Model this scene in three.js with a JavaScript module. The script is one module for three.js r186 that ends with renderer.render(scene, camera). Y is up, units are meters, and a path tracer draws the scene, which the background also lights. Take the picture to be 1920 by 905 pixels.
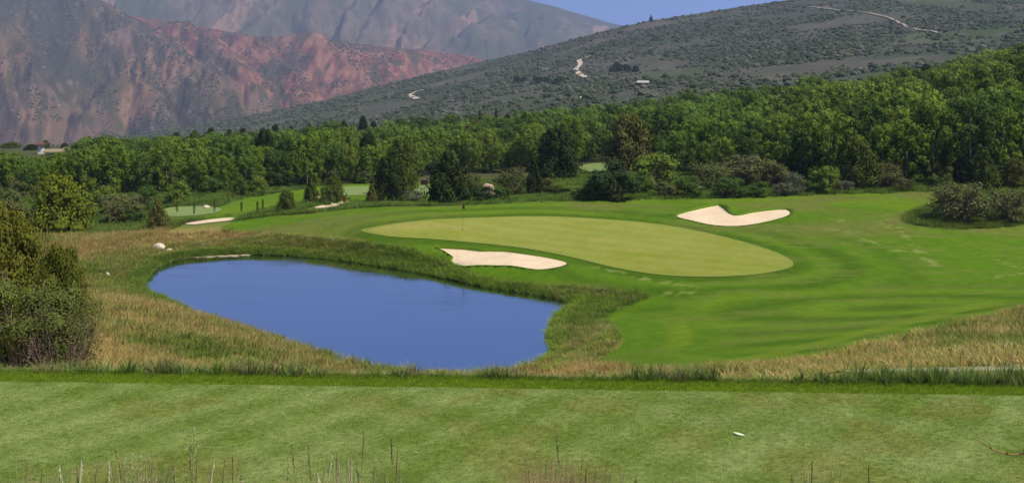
import * as THREE from 'three';
import { mergeGeometries } from 'three/addons/utils/BufferGeometryUtils.js';

// ---------------------------------------------------------------- camera, sky, sun, exposure
const F = 2100, YH = 110, C = 15.6;            // focal length and eye level in photo pixels; eye height over the pond (m)
const renderer = new THREE.WebGLRenderer();
renderer.toneMapping = THREE.LinearToneMapping;
renderer.toneMappingExposure = 1.2;
renderer.shadowMap.enabled = true;
const scene = new THREE.Scene();
const camera = new THREE.PerspectiveCamera(2 * Math.atan(452.5 / F) * 180 / Math.PI, 1920 / 905, 0.5, 20000);
camera.position.set(0, C, 0);
camera.lookAt(0, C, -100);
camera.setViewOffset(1920, 905, 0, 452.5 - YH, 1920, 905);
scene.add(camera);

function skyTexture() {
  const w = 512, h = 256, a = new Float32Array(w * h * 4);
  const mix = (p, q, t) => p + (q - p) * t;
  for (let j = 0; j < h; j++) for (let i = 0; i < w; i++) {
    const el = ((j + 0.5) / h - 0.5) * 180;                 // row 0 is straight down
    const t = Math.pow(Math.min(1, Math.max(0, el / 75)), 0.55);
    const k = (j * w + i) * 4;
    a[k] = mix(0.155, 0.062, t); a[k + 1] = mix(0.300, 0.140, t); a[k + 2] = mix(0.63, 0.40, t); a[k + 3] = 1;
    if (el < 0) { a[k] = 0.155; a[k + 1] = 0.30; a[k + 2] = 0.63; }
  }
  const t = new THREE.DataTexture(a, w, h, THREE.RGBAFormat, THREE.FloatType);
  t.mapping = THREE.EquirectangularReflectionMapping; t.magFilter = t.minFilter = THREE.LinearFilter; t.needsUpdate = true;
  return t;
}
const sky = skyTexture();
scene.background = sky; scene.environment = sky;
const sun = new THREE.DirectionalLight(new THREE.Color(1.0, 0.915, 0.76), 4.9);
sun.position.set(66, 106, 34); sun.target.position.set(0, 0, -80);
sun.position.add(sun.target.position);
sun.castShadow = true; sun.shadow.radius = 1; sun.shadow.mapSize.set(4096, 4096);
Object.assign(sun.shadow.camera, { left: -160, right: 160, top: 160, bottom: -160, near: 1, far: 500 });
scene.add(sun, sun.target);
scene.fog = new THREE.FogExp2(new THREE.Color().setRGB(0.60, 0.69, 1.0), 0.00015);

// ---------------------------------------------------------------- numbers
function rng(seed) { let a = seed >>> 0; return () => { a = (a + 0x6D2B79F5) | 0; let t = Math.imul(a ^ (a >>> 15), 1 | a); t = (t + Math.imul(t ^ (t >>> 7), 61 | t)) ^ t; return ((t ^ (t >>> 14)) >>> 0) / 4294967296; }; }
const clamp = (v, a = 0, b = 1) => v < a ? a : v > b ? b : v;
const ss = (a, b, v) => { const t = clamp((v - a) / (b - a)); return t * t * (3 - 2 * t); };
const lerp = (a, b, t) => a + (b - a) * t;
function hash2(i, j) { let h = Math.imul(i, 374761393) + Math.imul(j, 668265263) | 0; h = Math.imul(h ^ (h >>> 13), 1274126177); return ((h ^ (h >>> 16)) >>> 0) / 4294967296; }
function vn(x, y) { const i = Math.floor(x), j = Math.floor(y); let u = x - i, v = y - j; u = u * u * (3 - 2 * u); v = v * v * (3 - 2 * v); const a = hash2(i, j), b = hash2(i + 1, j), c = hash2(i, j + 1), d = hash2(i + 1, j + 1); return a + (b - a) * u + (c - a) * v + (a - b - c + d) * u * v; }
function fbm(x, y, o = 4) { let s = 0, a = 0.5, t = 0; for (let k = 0; k < o; k++) { s += a * vn(x, y); t += a; a *= 0.5; x = x * 2.03 + 17.3; y = y * 2.03 + 9.1; } return s / t; }
function ridged(x, y, o = 4) { let s = 0, a = 0.5, t = 0; for (let k = 0; k < o; k++) { s += a * (1 - Math.abs(2 * vn(x, y) - 1)); t += a; a *= 0.5; x = x * 2.1 + 31.7; y = y * 2.1 + 5.3; } return s / t; }
function line(pts, x) { if (x <= pts[0][0]) return pts[0][1]; for (let k = 1; k < pts.length; k++) if (x <= pts[k][0]) { const [a, b] = pts[k - 1], [c, d] = pts[k]; return b + (d - b) * ((x - a) / (c - a)); } return pts[pts.length - 1][1]; }
function smoothLoop(pts, n = 8) {                       // closed Catmull-Rom
  const out = [], N = pts.length;
  for (let i = 0; i < N; i++) { const p0 = pts[(i + N - 1) % N], p1 = pts[i], p2 = pts[(i + 1) % N], p3 = pts[(i + 2) % N];
    for (let k = 0; k < n; k++) { const t = k / n, f = (a, b, c, d) => 0.5 * (2 * b + (c - a) * t + (2 * a - 5 * b + 4 * c - d) * t * t + (3 * b - a - 3 * c + d) * t * t * t); out.push([f(p0[0], p1[0], p2[0], p3[0]), f(p0[1], p1[1], p2[1], p3[1])]); } }
  return out;
}
class Poly {                                             // signed distance, positive inside
  constructor(pts) { this.p = pts; this.x0 = Math.min(...pts.map(p => p[0])); this.x1 = Math.max(...pts.map(p => p[0])); this.d0 = Math.min(...pts.map(p => p[1])); this.d1 = Math.max(...pts.map(p => p[1])); }
  sd(x, d, reach = 6) {
    if (x < this.x0 - reach || x > this.x1 + reach || d < this.d0 - reach || d > this.d1 + reach) return -reach;
    let best = 1e9, ins = false; const P = this.p;
    for (let i = 0, j = P.length - 1; i < P.length; j = i++) {
      const ax = P[j][0], ay = P[j][1], bx = P[i][0], by = P[i][1], ex = bx - ax, ey = by - ay;
      const t = clamp(((x - ax) * ex + (d - ay) * ey) / (ex * ex + ey * ey + 1e-12)), qx = ax + ex * t - x, qy = ay + ey * t - d, q = qx * qx + qy * qy;
      if (q < best) best = q;
      if ((by > d) !== (ay > d) && x < (ax - bx) * (d - by) / (ay - by) + bx) ins = !ins;
    }
    return ins ? Math.sqrt(best) : -Math.sqrt(best);
  }
}
const WX = (px, d) => (px - 960) / F * d, WH = (py, d) => C - (py - YH) / F * d;

// ---------------------------------------------------------------- the lie of the land (x across, d away from the tee, heights over the pond)
const ctl = [];
const P = (px, py, d) => ctl.push([WX(px, d), d, WH(py, d)]);
const G = (x, d, h) => ctl.push([x, d, h]);
for (const [x, d] of [[-22, 16.2], [-7.3, 16], [-3.6, 15.9], [0, 15.8], [3.6, 15.6], [7.3, 15.3], [22, 15]]) G(x, d, C - 4.6);
for (const [d, h] of [[20, 9.5], [25, 7.1], [30, 5.2], [40, 2.3], [50, 0.7], [54.5, 0.25]]) { G(0, d, h); G(-d * 0.14, d, h + 0.05); }
P(80, 695, 28); P(-250, 690, 26); P(300, 692, 32); P(500, 700, 33); P(300, 620, 50); P(500, 660, 48); P(300, 575, 64); P(100, 560, 60); P(-200, 560, 60); P(100, 455, 90); P(300, 450, 93); P(200, 436, 101); P(-150, 440, 100); P(400, 610, 58); P(180, 500, 78);
P(1920, 728, 18.3); P(1650, 732, 18.3); P(1350, 738, 18.3); P(1920, 689, 22.6); P(1650, 693, 22.6); P(1350, 712, 22); P(1800, 660, 36); P(1600, 684, 37); P(1450, 692, 41); P(1250, 705, 40); P(1700, 640, 47); P(1920, 580, 58); P(2300, 560, 58); P(2300, 640, 36); P(1300, 650, 54.5); P(1150, 690, 49); P(1060, 705, 48);
for (const [px, py] of [[268, 541], [330, 487], [480, 478], [600, 485], [700, 498], [800, 515], [900, 537], [1000, 553], [1075, 572], [1040, 600], [1032, 640], [1030, 670], [900, 697], [800, 700], [700, 687], [600, 660], [500, 627], [400, 600], [320, 570]]) P(px, py, (C - 0.05) * F / (py - YH));
P(480, 456, 91.3); P(620, 461, 89.2); P(750, 471, 85.2); P(880, 498, 79.8); P(1000, 521, 76); P(1110, 541, 74); P(1130, 600, 66.5); P(1150, 640, 58.5);
P(868, 432, 91); P(680, 432, 90.5); P(1000, 406, 98); P(1130, 411, 97.5); P(1300, 520, 75); P(1485, 493, 80.5); P(1130, 497, 79.5); P(960, 463, 85.5); P(1320, 435, 93); P(1300, 470, 85);
P(1000, 377, 108); P(600, 396, 101); P(430, 417, 100); P(450, 437, 96); P(1300, 371, 111); P(1500, 366, 113); P(1750, 360, 113); P(1375, 400, 101); P(1800, 410, 98); P(1920, 432, 95); P(2300, 430, 95); P(1900, 500, 80); P(1700, 500, 79); P(1700, 560, 68); P(1400, 600, 62); P(1200, 600, 64); P(2300, 500, 80);
P(340, 398, 116); P(500, 376, 122); P(300, 376, 128); P(100, 420, 110); P(700, 356, 142); P(700, 374, 123); P(840, 384, 111); P(1100, 318, 165); P(1000, 352, 126); P(200, 360, 140); P(-200, 370, 140); P(200, 302, 220); P(800, 330, 170); P(800, 296, 240);
P(1700, 345, 118); P(1700, 270, 160); P(1900, 210, 200); P(1900, 160, 270); P(2300, 180, 220); P(1500, 262, 170); P(1500, 208, 260); P(1200, 300, 160); P(1200, 255, 230); P(1200, 228, 290); P(100, 287, 265); P(-200, 290, 260); P(500, 272, 290); P(500, 285, 240);
const TPS = (() => {
  const n = ctl.length, m = n + 3, A = Array.from({ length: m }, () => new Float64Array(m + 1));
  const U = r2 => r2 < 1e-9 ? 0 : r2 * Math.log(r2);
  for (let i = 0; i < n; i++) { for (let j = 0; j < n; j++) A[i][j] = U((ctl[i][0] - ctl[j][0]) ** 2 + (ctl[i][1] - ctl[j][1]) ** 2); A[i][i] += 2; A[i][n] = A[n][i] = 1; A[i][n + 1] = A[n + 1][i] = ctl[i][0]; A[i][n + 2] = A[n + 2][i] = ctl[i][1]; A[i][m] = ctl[i][2]; }
  for (let c = 0; c < m; c++) { let p = c; for (let r = c + 1; r < m; r++) if (Math.abs(A[r][c]) > Math.abs(A[p][c])) p = r; [A[c], A[p]] = [A[p], A[c]]; for (let r = 0; r < m; r++) if (r !== c && A[r][c]) { const f = A[r][c] / A[c][c]; for (let k = c; k <= m; k++) A[r][k] -= f * A[c][k]; } }
  const w = A.map((r, i) => r[m] / r[i]);
  return (x, d) => { let s = w[n] + w[n + 1] * x + w[n + 2] * d; for (let i = 0; i < n; i++) { const ex = x - ctl[i][0], ey = d - ctl[i][1], r2 = ex * ex + ey * ey; if (r2 > 1e-9) s += w[i] * r2 * Math.log(r2); } return s; };
})();
const GX0 = -150, GX1 = 190, GD0 = 12, GD1 = 300, GS = 0.5, GW = Math.round((GX1 - GX0) / GS) + 1, GH = Math.round((GD1 - GD0) / GS) + 1, HG = new Float32Array(GW * GH);
{ const S = 4; // evaluate every 2 m far out, every 0.5 m near by
  for (let j = 0; j < GH; j++) { const d = GD0 + j * GS; for (let i = 0; i < GW; i++) { const x = GX0 + i * GS; if (d < 130 && Math.abs(x) < 75 || (i % S === 0 && j % S === 0)) HG[j * GW + i] = TPS(x, d); else HG[j * GW + i] = NaN; } }
  const at = (i, j) => HG[Math.min(GH - 1 - (GH - 1) % S, j) * GW + Math.min(GW - 1 - (GW - 1) % S, i)];
  for (let j = 0; j < GH; j++) for (let i = 0; i < GW; i++) { const k = j * GW + i; if (HG[k] === HG[k]) continue; const a = i - i % S, b = j - j % S, u = (i % S) / S, v = (j % S) / S; const A_ = at(a, b), B_ = at(a + S, b), C_ = at(a, b + S), D_ = at(a + S, b + S); HG[k] = A_ + (B_ - A_) * u + (C_ - A_) * v + (A_ - B_ - C_ + D_) * u * v; } }
function gridH(x, d) { const u = clamp((x - GX0) / GS, 0, GW - 1.001), v = clamp((d - GD0) / GS, 0, GH - 1.001), i = u | 0, j = v | 0, k = j * GW + i, a = u - i, b = v - j; return lerp(lerp(HG[k], HG[k + 1], a), lerp(HG[k + GW], HG[k + GW + 1], a), b); }
const teeEdge = x => 15.6 - 0.7 * clamp((x + 7.2) / 14.4, -0.6, 1.6);
function landH(x, d) {                                    // before ponds and bunkers are dug
  const hp = C - 4.5 + 2.9 * (1 - ss(2, 9.5, d));
  if (d < 14.2) return hp;
  const e = teeEdge(x); return lerp(hp, gridH(x, d), ss(e + 0.22, e + 1.4, d));
}
function hit(px, py, d0 = 20, f = landH) {                // where the line of sight through a photo pixel meets the land
  let a = d0; for (let d = d0; d < 700; d += 0.25) { if (f(WX(px, d), d) >= WH(py, d)) { let lo = a, hi = d; for (let k = 0; k < 18; k++) { const m = (lo + hi) / 2; f(WX(px, m), m) >= WH(py, m) ? hi = m : lo = m; } return [WX(px, hi), hi]; } a = d; } return [WX(px, 300), 300];
}
const pxPoly = (pts, n = 6, d0 = 20) => new Poly(smoothLoop(pts.map(([a, b]) => hit(a, b, d0)), n));
const flat = (px, py) => { const d = C * F / (py - YH); return [WX(px, d), d]; };
const pond = new Poly(smoothLoop([[266, 543], [285, 512], [325, 490], [400, 481], [480, 478], [600, 485], [700, 498], [800, 515], [900, 537], [1000, 553], [1078, 571], [1050, 588], [1034, 612], [1030, 640], [1036, 668], [985, 690], [900, 702], [800, 702], [700, 687], [600, 660], [500, 627], [400, 599], [320, 570]].map(p => flat(...p)), 6));
const green = pxPoly([[676, 432], [700, 426], [760, 417], [870, 409], [1000, 405.5], [1130, 411], [1230, 420], [1320, 435], [1400, 455], [1460, 475], [1488, 493], [1472, 506], [1400, 517], [1310, 520], [1220, 514], [1130, 497], [1050, 478], [960, 463], [860, 453], [760, 446], [700, 439]]);
const bunkers = [
  { poly: pxPoly([[819, 463], [870, 465], [905, 469], [950, 470], [985, 475], [1030, 483], [1063, 492], [1050, 500], [1010, 505], [960, 498], [920, 497], [870, 495], [846, 489], [848, 481], [834, 472]], 6), label: 'pale sand bunker between the putting green and the pond' },
  { poly: pxPoly([[1269, 405], [1290, 396], [1340, 384], [1356, 387], [1370, 400], [1386, 403], [1420, 396], [1468, 391], [1483, 395], [1478, 404], [1440, 415], [1390, 423], [1340, 422], [1300, 414]], 6), label: 'kidney shaped sand bunker behind the putting green below the shrubs' },
  { poly: pxPoly([[588, 389], [622, 379], [655, 375.5], [657, 382], [632, 387]], 5), label: 'small pinkish sand bunker beside the little junipers beyond the mown bank' },
];
const mown = pxPoly([[415, 428], [455, 436], [560, 441], [640, 446], [700, 455], [770, 466], [840, 488], [900, 512], [1000, 527], [1090, 538], [1160, 546], [1220, 556], [1165, 580], [1135, 600], [1160, 628], [1150, 655], [1115, 684], [1260, 694], [1460, 683], [1600, 656], [1740, 622], [1860, 592], [2000, 560], [2160, 500], [2160, 430], [1950, 420], [1900, 424], [1800, 431], [1725, 424], [1690, 408], [1715, 393], [1760, 378], [1760, 362], [1640, 364], [1500, 368], [1400, 371], [1270, 374], [1130, 376], [1000, 379], [870, 385], [700, 389], [600, 398], [510, 405], [440, 415]], 4);
const farGreens = [
  { poly: pxPoly([[300, 396], [330, 389], [390, 388], [415, 393], [395, 401], [340, 406], [305, 404]], 5) },
  { poly: pxPoly([[600, 359], [650, 350], [720, 349], [800, 347], [830, 351], [800, 362], [700, 366], [630, 366]], 5) },
  { poly: pxPoly([[1085, 316], [1105, 308], [1135, 308], [1140, 317], [1110, 323]], 5, 112) },
];
const fairFar = pxPoly([[330, 410], [380, 400], [420, 385], [480, 368], [560, 356], [640, 346], [840, 343], [860, 372], [700, 380], [640, 372], [570, 380], [500, 392], [440, 408], [390, 412]], 4);
function H(x, d) {
  let h = landH(x, d);
  const sp = pond.sd(x, d, 8);
  if (sp > -7) {
    if (sp > 0) h = -0.02 - 0.9 * ss(0, 4, sp);
    else { const t = ss(0, 2.5, -sp); h = lerp(Math.max(0.02, h * 0.4), Math.max(0.25, h), t); h = Math.max(h, 0.05 + 0.22 * ss(0, 1.2, -sp)); }
  }
  h += 0.10 * (fbm(x * 0.09 + 4, d * 0.09, 3) - 0.5) * ss(17, 30, d) * (mown.sd(x, d, 1) > 0 ? 0.7 : 1.6);
  return h;
}
const rim = (b, x, d) => ss(0.25, 0.95, (d - b.poly.d0) / (b.poly.d1 - b.poly.d0));
function sandH(b, x, d) { return H(x, d) - 0.07 - 0.15 * rim(b, x, d) * ss(-0.1, 0.25, b.poly.sd(x, d)) + 0.11 * (fbm(x * 0.7, d * 0.7, 3) - 0.5) * ss(0, 0.8, b.poly.sd(x, d)); }
function groundH(x, d) {
  let h = H(x, d);
  for (const b of bunkers) { const s = b.poly.sd(x, d, 1.5); if (s > -1.4) h += s > 0.02 ? -0.2 - 0.32 * rim(b, x, d) : 0.10 * rim(b, x, d) * (1 - ss(0, 1.4, -s)); }
  return h;
}

// ---------------------------------------------------------------- object helpers
const taken = {};
function numbered(name) { const n = taken[name] = (taken[name] ?? -1) + 1; return n ? name + '_' + String(n).padStart(3, '0') : name; }
function tag(o, label, category, group, kind) { if (label) o.userData.label = label; if (category) o.userData.category = category; if (group) o.userData.group = group; if (kind) o.userData.kind = kind; return o; }
function mesh(name, geo, mat, parent) { const m = new THREE.Mesh(geo, mat); m.name = parent ? name : numbered(name); m.castShadow = m.receiveShadow = true; (parent ?? scene).add(m); return m; }
function thing(name, label, category, [x, y, z], group, turn = 0) { const g = new THREE.Group(); g.name = numbered(name); g.position.set(x, y, z); g.rotation.y = turn; scene.add(g); return tag(g, label, category, group); }
function mat(r, g, b, rough = 0.95, extra = {}) { const m = new THREE.MeshPhysicalMaterial({ specularIntensity: 0.12, roughness: rough, metalness: 0, side: THREE.DoubleSide, ...extra }); m.color.setRGB(r, g, b); return m; }
function leafMat(r, g, b, through = 0.3) { const m = new THREE.MeshPhysicalMaterial({ roughness: 1, transmission: through, thickness: 0, vertexColors: true, side: THREE.DoubleSide, specularIntensity: 0.1 }); m.color.setRGB(r, g, b); return m; }
function tex(w, h, f, srgb = true) {                       // f(u, v) -> linear r, g, b in 0..1
  const a = new Uint8Array(w * h * 4), enc = v => { v = clamp(v); return 255 * (srgb ? (v < 0.0031308 ? 12.92 * v : 1.055 * Math.pow(v, 1 / 2.4) - 0.055) : v); };
  for (let j = 0; j < h; j++) for (let i = 0; i < w; i++) { const c = f((i + 0.5) / w, (j + 0.5) / h), k = (j * w + i) * 4; a[k] = enc(c[0]); a[k + 1] = enc(c[1]); a[k + 2] = enc(c[2]); a[k + 3] = 255; }
  const t = new THREE.DataTexture(a, w, h, THREE.RGBAFormat, THREE.UnsignedByteType); t.magFilter = THREE.LinearFilter; t.minFilter = THREE.LinearMipmapLinearFilter; t.generateMipmaps = true; if (srgb) t.colorSpace = THREE.SRGBColorSpace; t.needsUpdate = true; return t;
}
class GB {                                                  // collects triangles
  constructor() { this.p = []; this.c = []; this.i = []; this.u = []; }
  v(x, y, z, r = 1, g = r, b = r) { this.p.push(x, y, z); this.c.push(r, g, b); return this.p.length / 3 - 1; }
  card(x, y, z, nx, ny, nz, w, h, spin, r, g, b) {        // a four-cornered leaf spray
    let ux = -nz, uy = 0, uz = nx, l = Math.hypot(ux, uz); if (l < 1e-3) { ux = 1; uz = 0; l = 1; } ux /= l; uz /= l;
    let vx = ny * uz - nz * uy, vy = nz * ux - nx * uz, vz = nx * uy - ny * ux; const c = Math.cos(spin), s = Math.sin(spin);
    const ax = ux * c + vx * s, ay = uy * c + vy * s, az = uz * c + vz * s, bx = vx * c - ux * s, by = vy * c - uy * s, bz = vz * c - uz * s;
    const k = this.v(x - ax * w, y - ay * w, z - az * w, r, g, b); this.v(x + bx * h * 0.55, y + by * h * 0.55, z + bz * h * 0.55, r, g, b); this.v(x + ax * w, y + ay * w, z + az * w, r, g, b); this.v(x - bx * h * 0.55, y - by * h * 0.55, z - bz * h * 0.55, r, g, b);
    this.i.push(k, k + 2, k + 1, k, k + 3, k + 2);
  }
  leaf(x, y, z, nx, ny, nz, w, spin, r, g, b) {            // a three-cornered leaf spray
    let ux = -nz, uy = 0, uz = nx, l = Math.hypot(ux, uz); if (l < 1e-3) { ux = 1; uz = 0; l = 1; } ux /= l; uz /= l; const vx = ny * uz, vy = nz * ux - nx * uz, vz = -ny * ux;
    const k = this.p.length / 3; for (let m = 0; m < 3; m++) { const c = Math.cos(spin + m * 2.1) * w * (m ? 1 : 1.5), s = Math.sin(spin + m * 2.1) * w * (m ? 1 : 1.5); this.v(x + ux * c + vx * s, y + uy * c + vy * s, z + uz * c + vz * s, r, g, b); } this.i.push(k, k + 1, k + 2);
  }
  blade(x, y, z, lean, ang, h, w, r, g, b) {              // a bent grass blade
    const dx = Math.cos(ang), dz = Math.sin(ang), sx = -dz * w, sz = dx * w;
    const k = this.v(x - sx, y, z - sz, r, g, b); this.v(x + sx, y, z + sz, r, g, b);
    this.v(x + dx * lean * 0.35 - sx * 0.8, y + h * 0.6, z + dz * lean * 0.35 - sz * 0.8, r, g, b); this.v(x + dx * lean * 0.35 + sx * 0.8, y + h * 0.6, z + dz * lean * 0.35 + sz * 0.8, r, g, b);
    this.v(x + dx * lean, y + h, z + dz * lean, r, g, b); this.i.push(k, k + 1, k + 3, k, k + 3, k + 2, k + 2, k + 3, k + 4);
  }
  tube(pts, radii, n = 6, r = 1, g = r, b = r) {
    const rings = pts.map((p, q) => { const a = pts[Math.max(0, q - 1)], e = pts[Math.min(pts.length - 1, q + 1)]; const t = new THREE.Vector3(e[0] - a[0], e[1] - a[1], e[2] - a[2]).normalize(), s = new THREE.Vector3(Math.abs(t.y) > 0.9 ? 1 : 0, Math.abs(t.y) > 0.9 ? 0 : 1, 0).cross(t).normalize(), o = t.clone().cross(s); return Array.from({ length: n }, (_, m) => { const A = m / n * Math.PI * 2, c = Math.cos(A) * radii[q], d = Math.sin(A) * radii[q]; return this.v(p[0] + s.x * c + o.x * d, p[1] + s.y * c + o.y * d, p[2] + s.z * c + o.z * d, r, g, b); }); });
    for (let q = 0; q + 1 < rings.length; q++) for (let m = 0; m < n; m++) { const a = rings[q][m], e = rings[q][(m + 1) % n], f = rings[q + 1][m], h = rings[q + 1][(m + 1) % n]; this.i.push(a, e, h, a, h, f); }
    const top = this.v(...pts[pts.length - 1], r, g, b), L = rings[rings.length - 1]; for (let m = 0; m < n; m++) this.i.push(L[m], L[(m + 1) % n], top);
  }
  geo(normals = true) { const g = new THREE.BufferGeometry(); g.setAttribute('position', new THREE.Float32BufferAttribute(this.p, 3)); g.setAttribute('color', new THREE.Float32BufferAttribute(this.c, 3)); g.setIndex(this.i); if (normals) g.computeVertexNormals(); return g; }
}
function gridMesh(xs, ds, hf, cf, uvf) {                   // a height field over coordinates xs by ds
  const g = new THREE.BufferGeometry(), nx = xs.length, nd = ds.length, p = new Float32Array(nx * nd * 3), u = uvf && new Float32Array(nx * nd * 2), c = cf && new Float32Array(nx * nd * 3), ix = new Uint32Array((nx - 1) * (nd - 1) * 6);
  for (let j = 0, k = 0; j < nd; j++) for (let i = 0; i < nx; i++, k++) { const h = hf(xs[i], ds[j], i, j); p[k * 3] = Array.isArray(h) ? h[0] : xs[i]; p[k * 3 + 1] = Array.isArray(h) ? h[1] : h; p[k * 3 + 2] = Array.isArray(h) ? h[2] : -ds[j]; if (u) { const q = uvf(xs[i], ds[j]); u[k * 2] = q[0]; u[k * 2 + 1] = q[1]; } if (c) { const q = cf(xs[i], ds[j], p[k * 3 + 1]); c[k * 3] = q[0]; c[k * 3 + 1] = q[1]; c[k * 3 + 2] = q[2]; } }
  for (let j = 0, k = 0; j + 1 < nd; j++) for (let i = 0; i + 1 < nx; i++) { const a = j * nx + i, b = a + 1, e = a + nx, f = e + 1; ix.set([a, b, f, a, f, e], k); k += 6; }
  g.setAttribute('position', new THREE.BufferAttribute(p, 3)); if (u) g.setAttribute('uv', new THREE.BufferAttribute(u, 2)); if (c) g.setAttribute('color', new THREE.BufferAttribute(c, 3)); g.setIndex(new THREE.BufferAttribute(ix, 1)); g.computeVertexNormals(); return g;
}
function patch(poly, hf, edge, uvScale = 1) {              // a sheet that fills an outline and follows a height
  const pts = poly.map(p => new THREE.Vector2(p[0], p[1])); if (THREE.ShapeUtils.isClockWise(pts)) pts.reverse();
  let tri = THREE.ShapeUtils.triangulateShape(pts, []); const V = pts.map(p => [p.x, p.y]);
  for (let it = 0; it < 9; it++) { const mid = new Map(), out = []; let split = 0;
    const m = (a, b) => { const l = Math.hypot(V[a][0] - V[b][0], V[a][1] - V[b][1]); if (l < edge) return -1; const k = a < b ? a * 1e6 + b : b * 1e6 + a; if (!mid.has(k)) { V.push([(V[a][0] + V[b][0]) / 2, (V[a][1] + V[b][1]) / 2]); mid.set(k, V.length - 1); } split++; return mid.get(k); };
    for (const [a, b, c] of tri) { const p = m(a, b), q = m(b, c), r = m(c, a), n = (p >= 0) + (q >= 0) + (r >= 0);
      if (!n) out.push([a, b, c]); else if (n === 3) out.push([a, p, r], [p, b, q], [r, q, c], [p, q, r]);
      else if (n === 1) { if (p >= 0) out.push([a, p, c], [p, b, c]); else if (q >= 0) out.push([a, b, q], [a, q, c]); else out.push([a, b, r], [b, c, r]); }
      else { if (p < 0) out.push([c, r, q], [r, a, b], [r, b, q]); else if (q < 0) out.push([a, p, r], [p, b, c], [p, c, r]); else out.push([b, q, p], [a, p, q], [a, q, c]); } }
    tri = out; if (!split) break; }
  const g = new THREE.BufferGeometry(); g.setAttribute('position', new THREE.Float32BufferAttribute(V.flatMap(([x, d]) => [x, hf(x, d), -d]), 3)); g.setAttribute('uv', new THREE.Float32BufferAttribute(V.flatMap(([x, d]) => [x * uvScale, d * uvScale]), 2)); g.setIndex(tri.flat()); g.computeVertexNormals(); return g;
}
function span(parts) { const o = []; for (const [a, b, s] of parts) { const n = Math.max(1, Math.round((b - a) / s)); for (let k = 0; k < n; k++) o.push(a + (b - a) * k / n); } o.push(parts[parts.length - 1][1]); return o; }

// ---------------------------------------------------------------- ground
const fine = tex(512, 512, (u, v) => { const n = 0.5 * hash2(u * 512 | 0, v * 512 | 0) + 0.5 * hash2((u * 256 | 0) + 900, (v * 256 | 0) + 70); return [n, n, n]; }, false);
fine.wrapS = fine.wrapT = THREE.RepeatWrapping;
const MX0 = -80, MX1 = 90, MD0 = 13, MD1 = 165;
const COL = { mow: [0.078, 0.158, 0.006], mowLight: [0.128, 0.208, 0.010], mowDark: [0.046, 0.100, 0.004], olive: [0.13, 0.15, 0.028], tan: [0.35, 0.27, 0.082], tanRed: [0.34, 0.238, 0.078], straw: [0.46, 0.385, 0.15], rough: [0.10, 0.155, 0.022], litter: [0.075, 0.085, 0.030], soil: [0.20, 0.115, 0.055], mud: [0.075, 0.065, 0.035] };
const mix3 = (a, b, t) => [a[0] + (b[0] - a[0]) * t, a[1] + (b[1] - a[1]) * t, a[2] + (b[2] - a[2]) * t];
const tanness = (x, d) => {                                // share of dry grass in the unmown rough
  const l = ss(-9, -15, x) * ss(102, 96, d), n = ss(66, 54, d);
  let t = Math.max(l, n) * (0.94 + 0.8 * (fbm(x * 0.13, d * 0.13, 3) - 0.5) * 2);
  t *= 1 - 0.7 * ss(-2.6, -0.8, pond.sd(x, d, 8) + 2.2 * (fbm(x * 0.3, d * 0.3, 2) - 0.5)) * ss(64, 76, d);
  t *= 1 - 0.8 * ss(0.62, 0.72, fbm(x * 0.16 + 40, d * 0.16 + 7, 3));
  return clamp(t * (1 - ss(17.5, 15.8, d)));
};
const drips = [[1655, 415, 1690, 436], [1672, 412, 1755, 498], [1560, 428, 1620, 440], [1660, 470, 1720, 470], [1660, 466, 1610, 440], [1545, 407, 1580, 413], [1120, 500, 1215, 523], [1215, 523, 1300, 540], [1250, 550, 1295, 549], [1850, 480, 1910, 500], [1860, 520, 1920, 512]].map(([a, b, c, e]) => [hit(a, b), hit(c, e)]);
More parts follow.
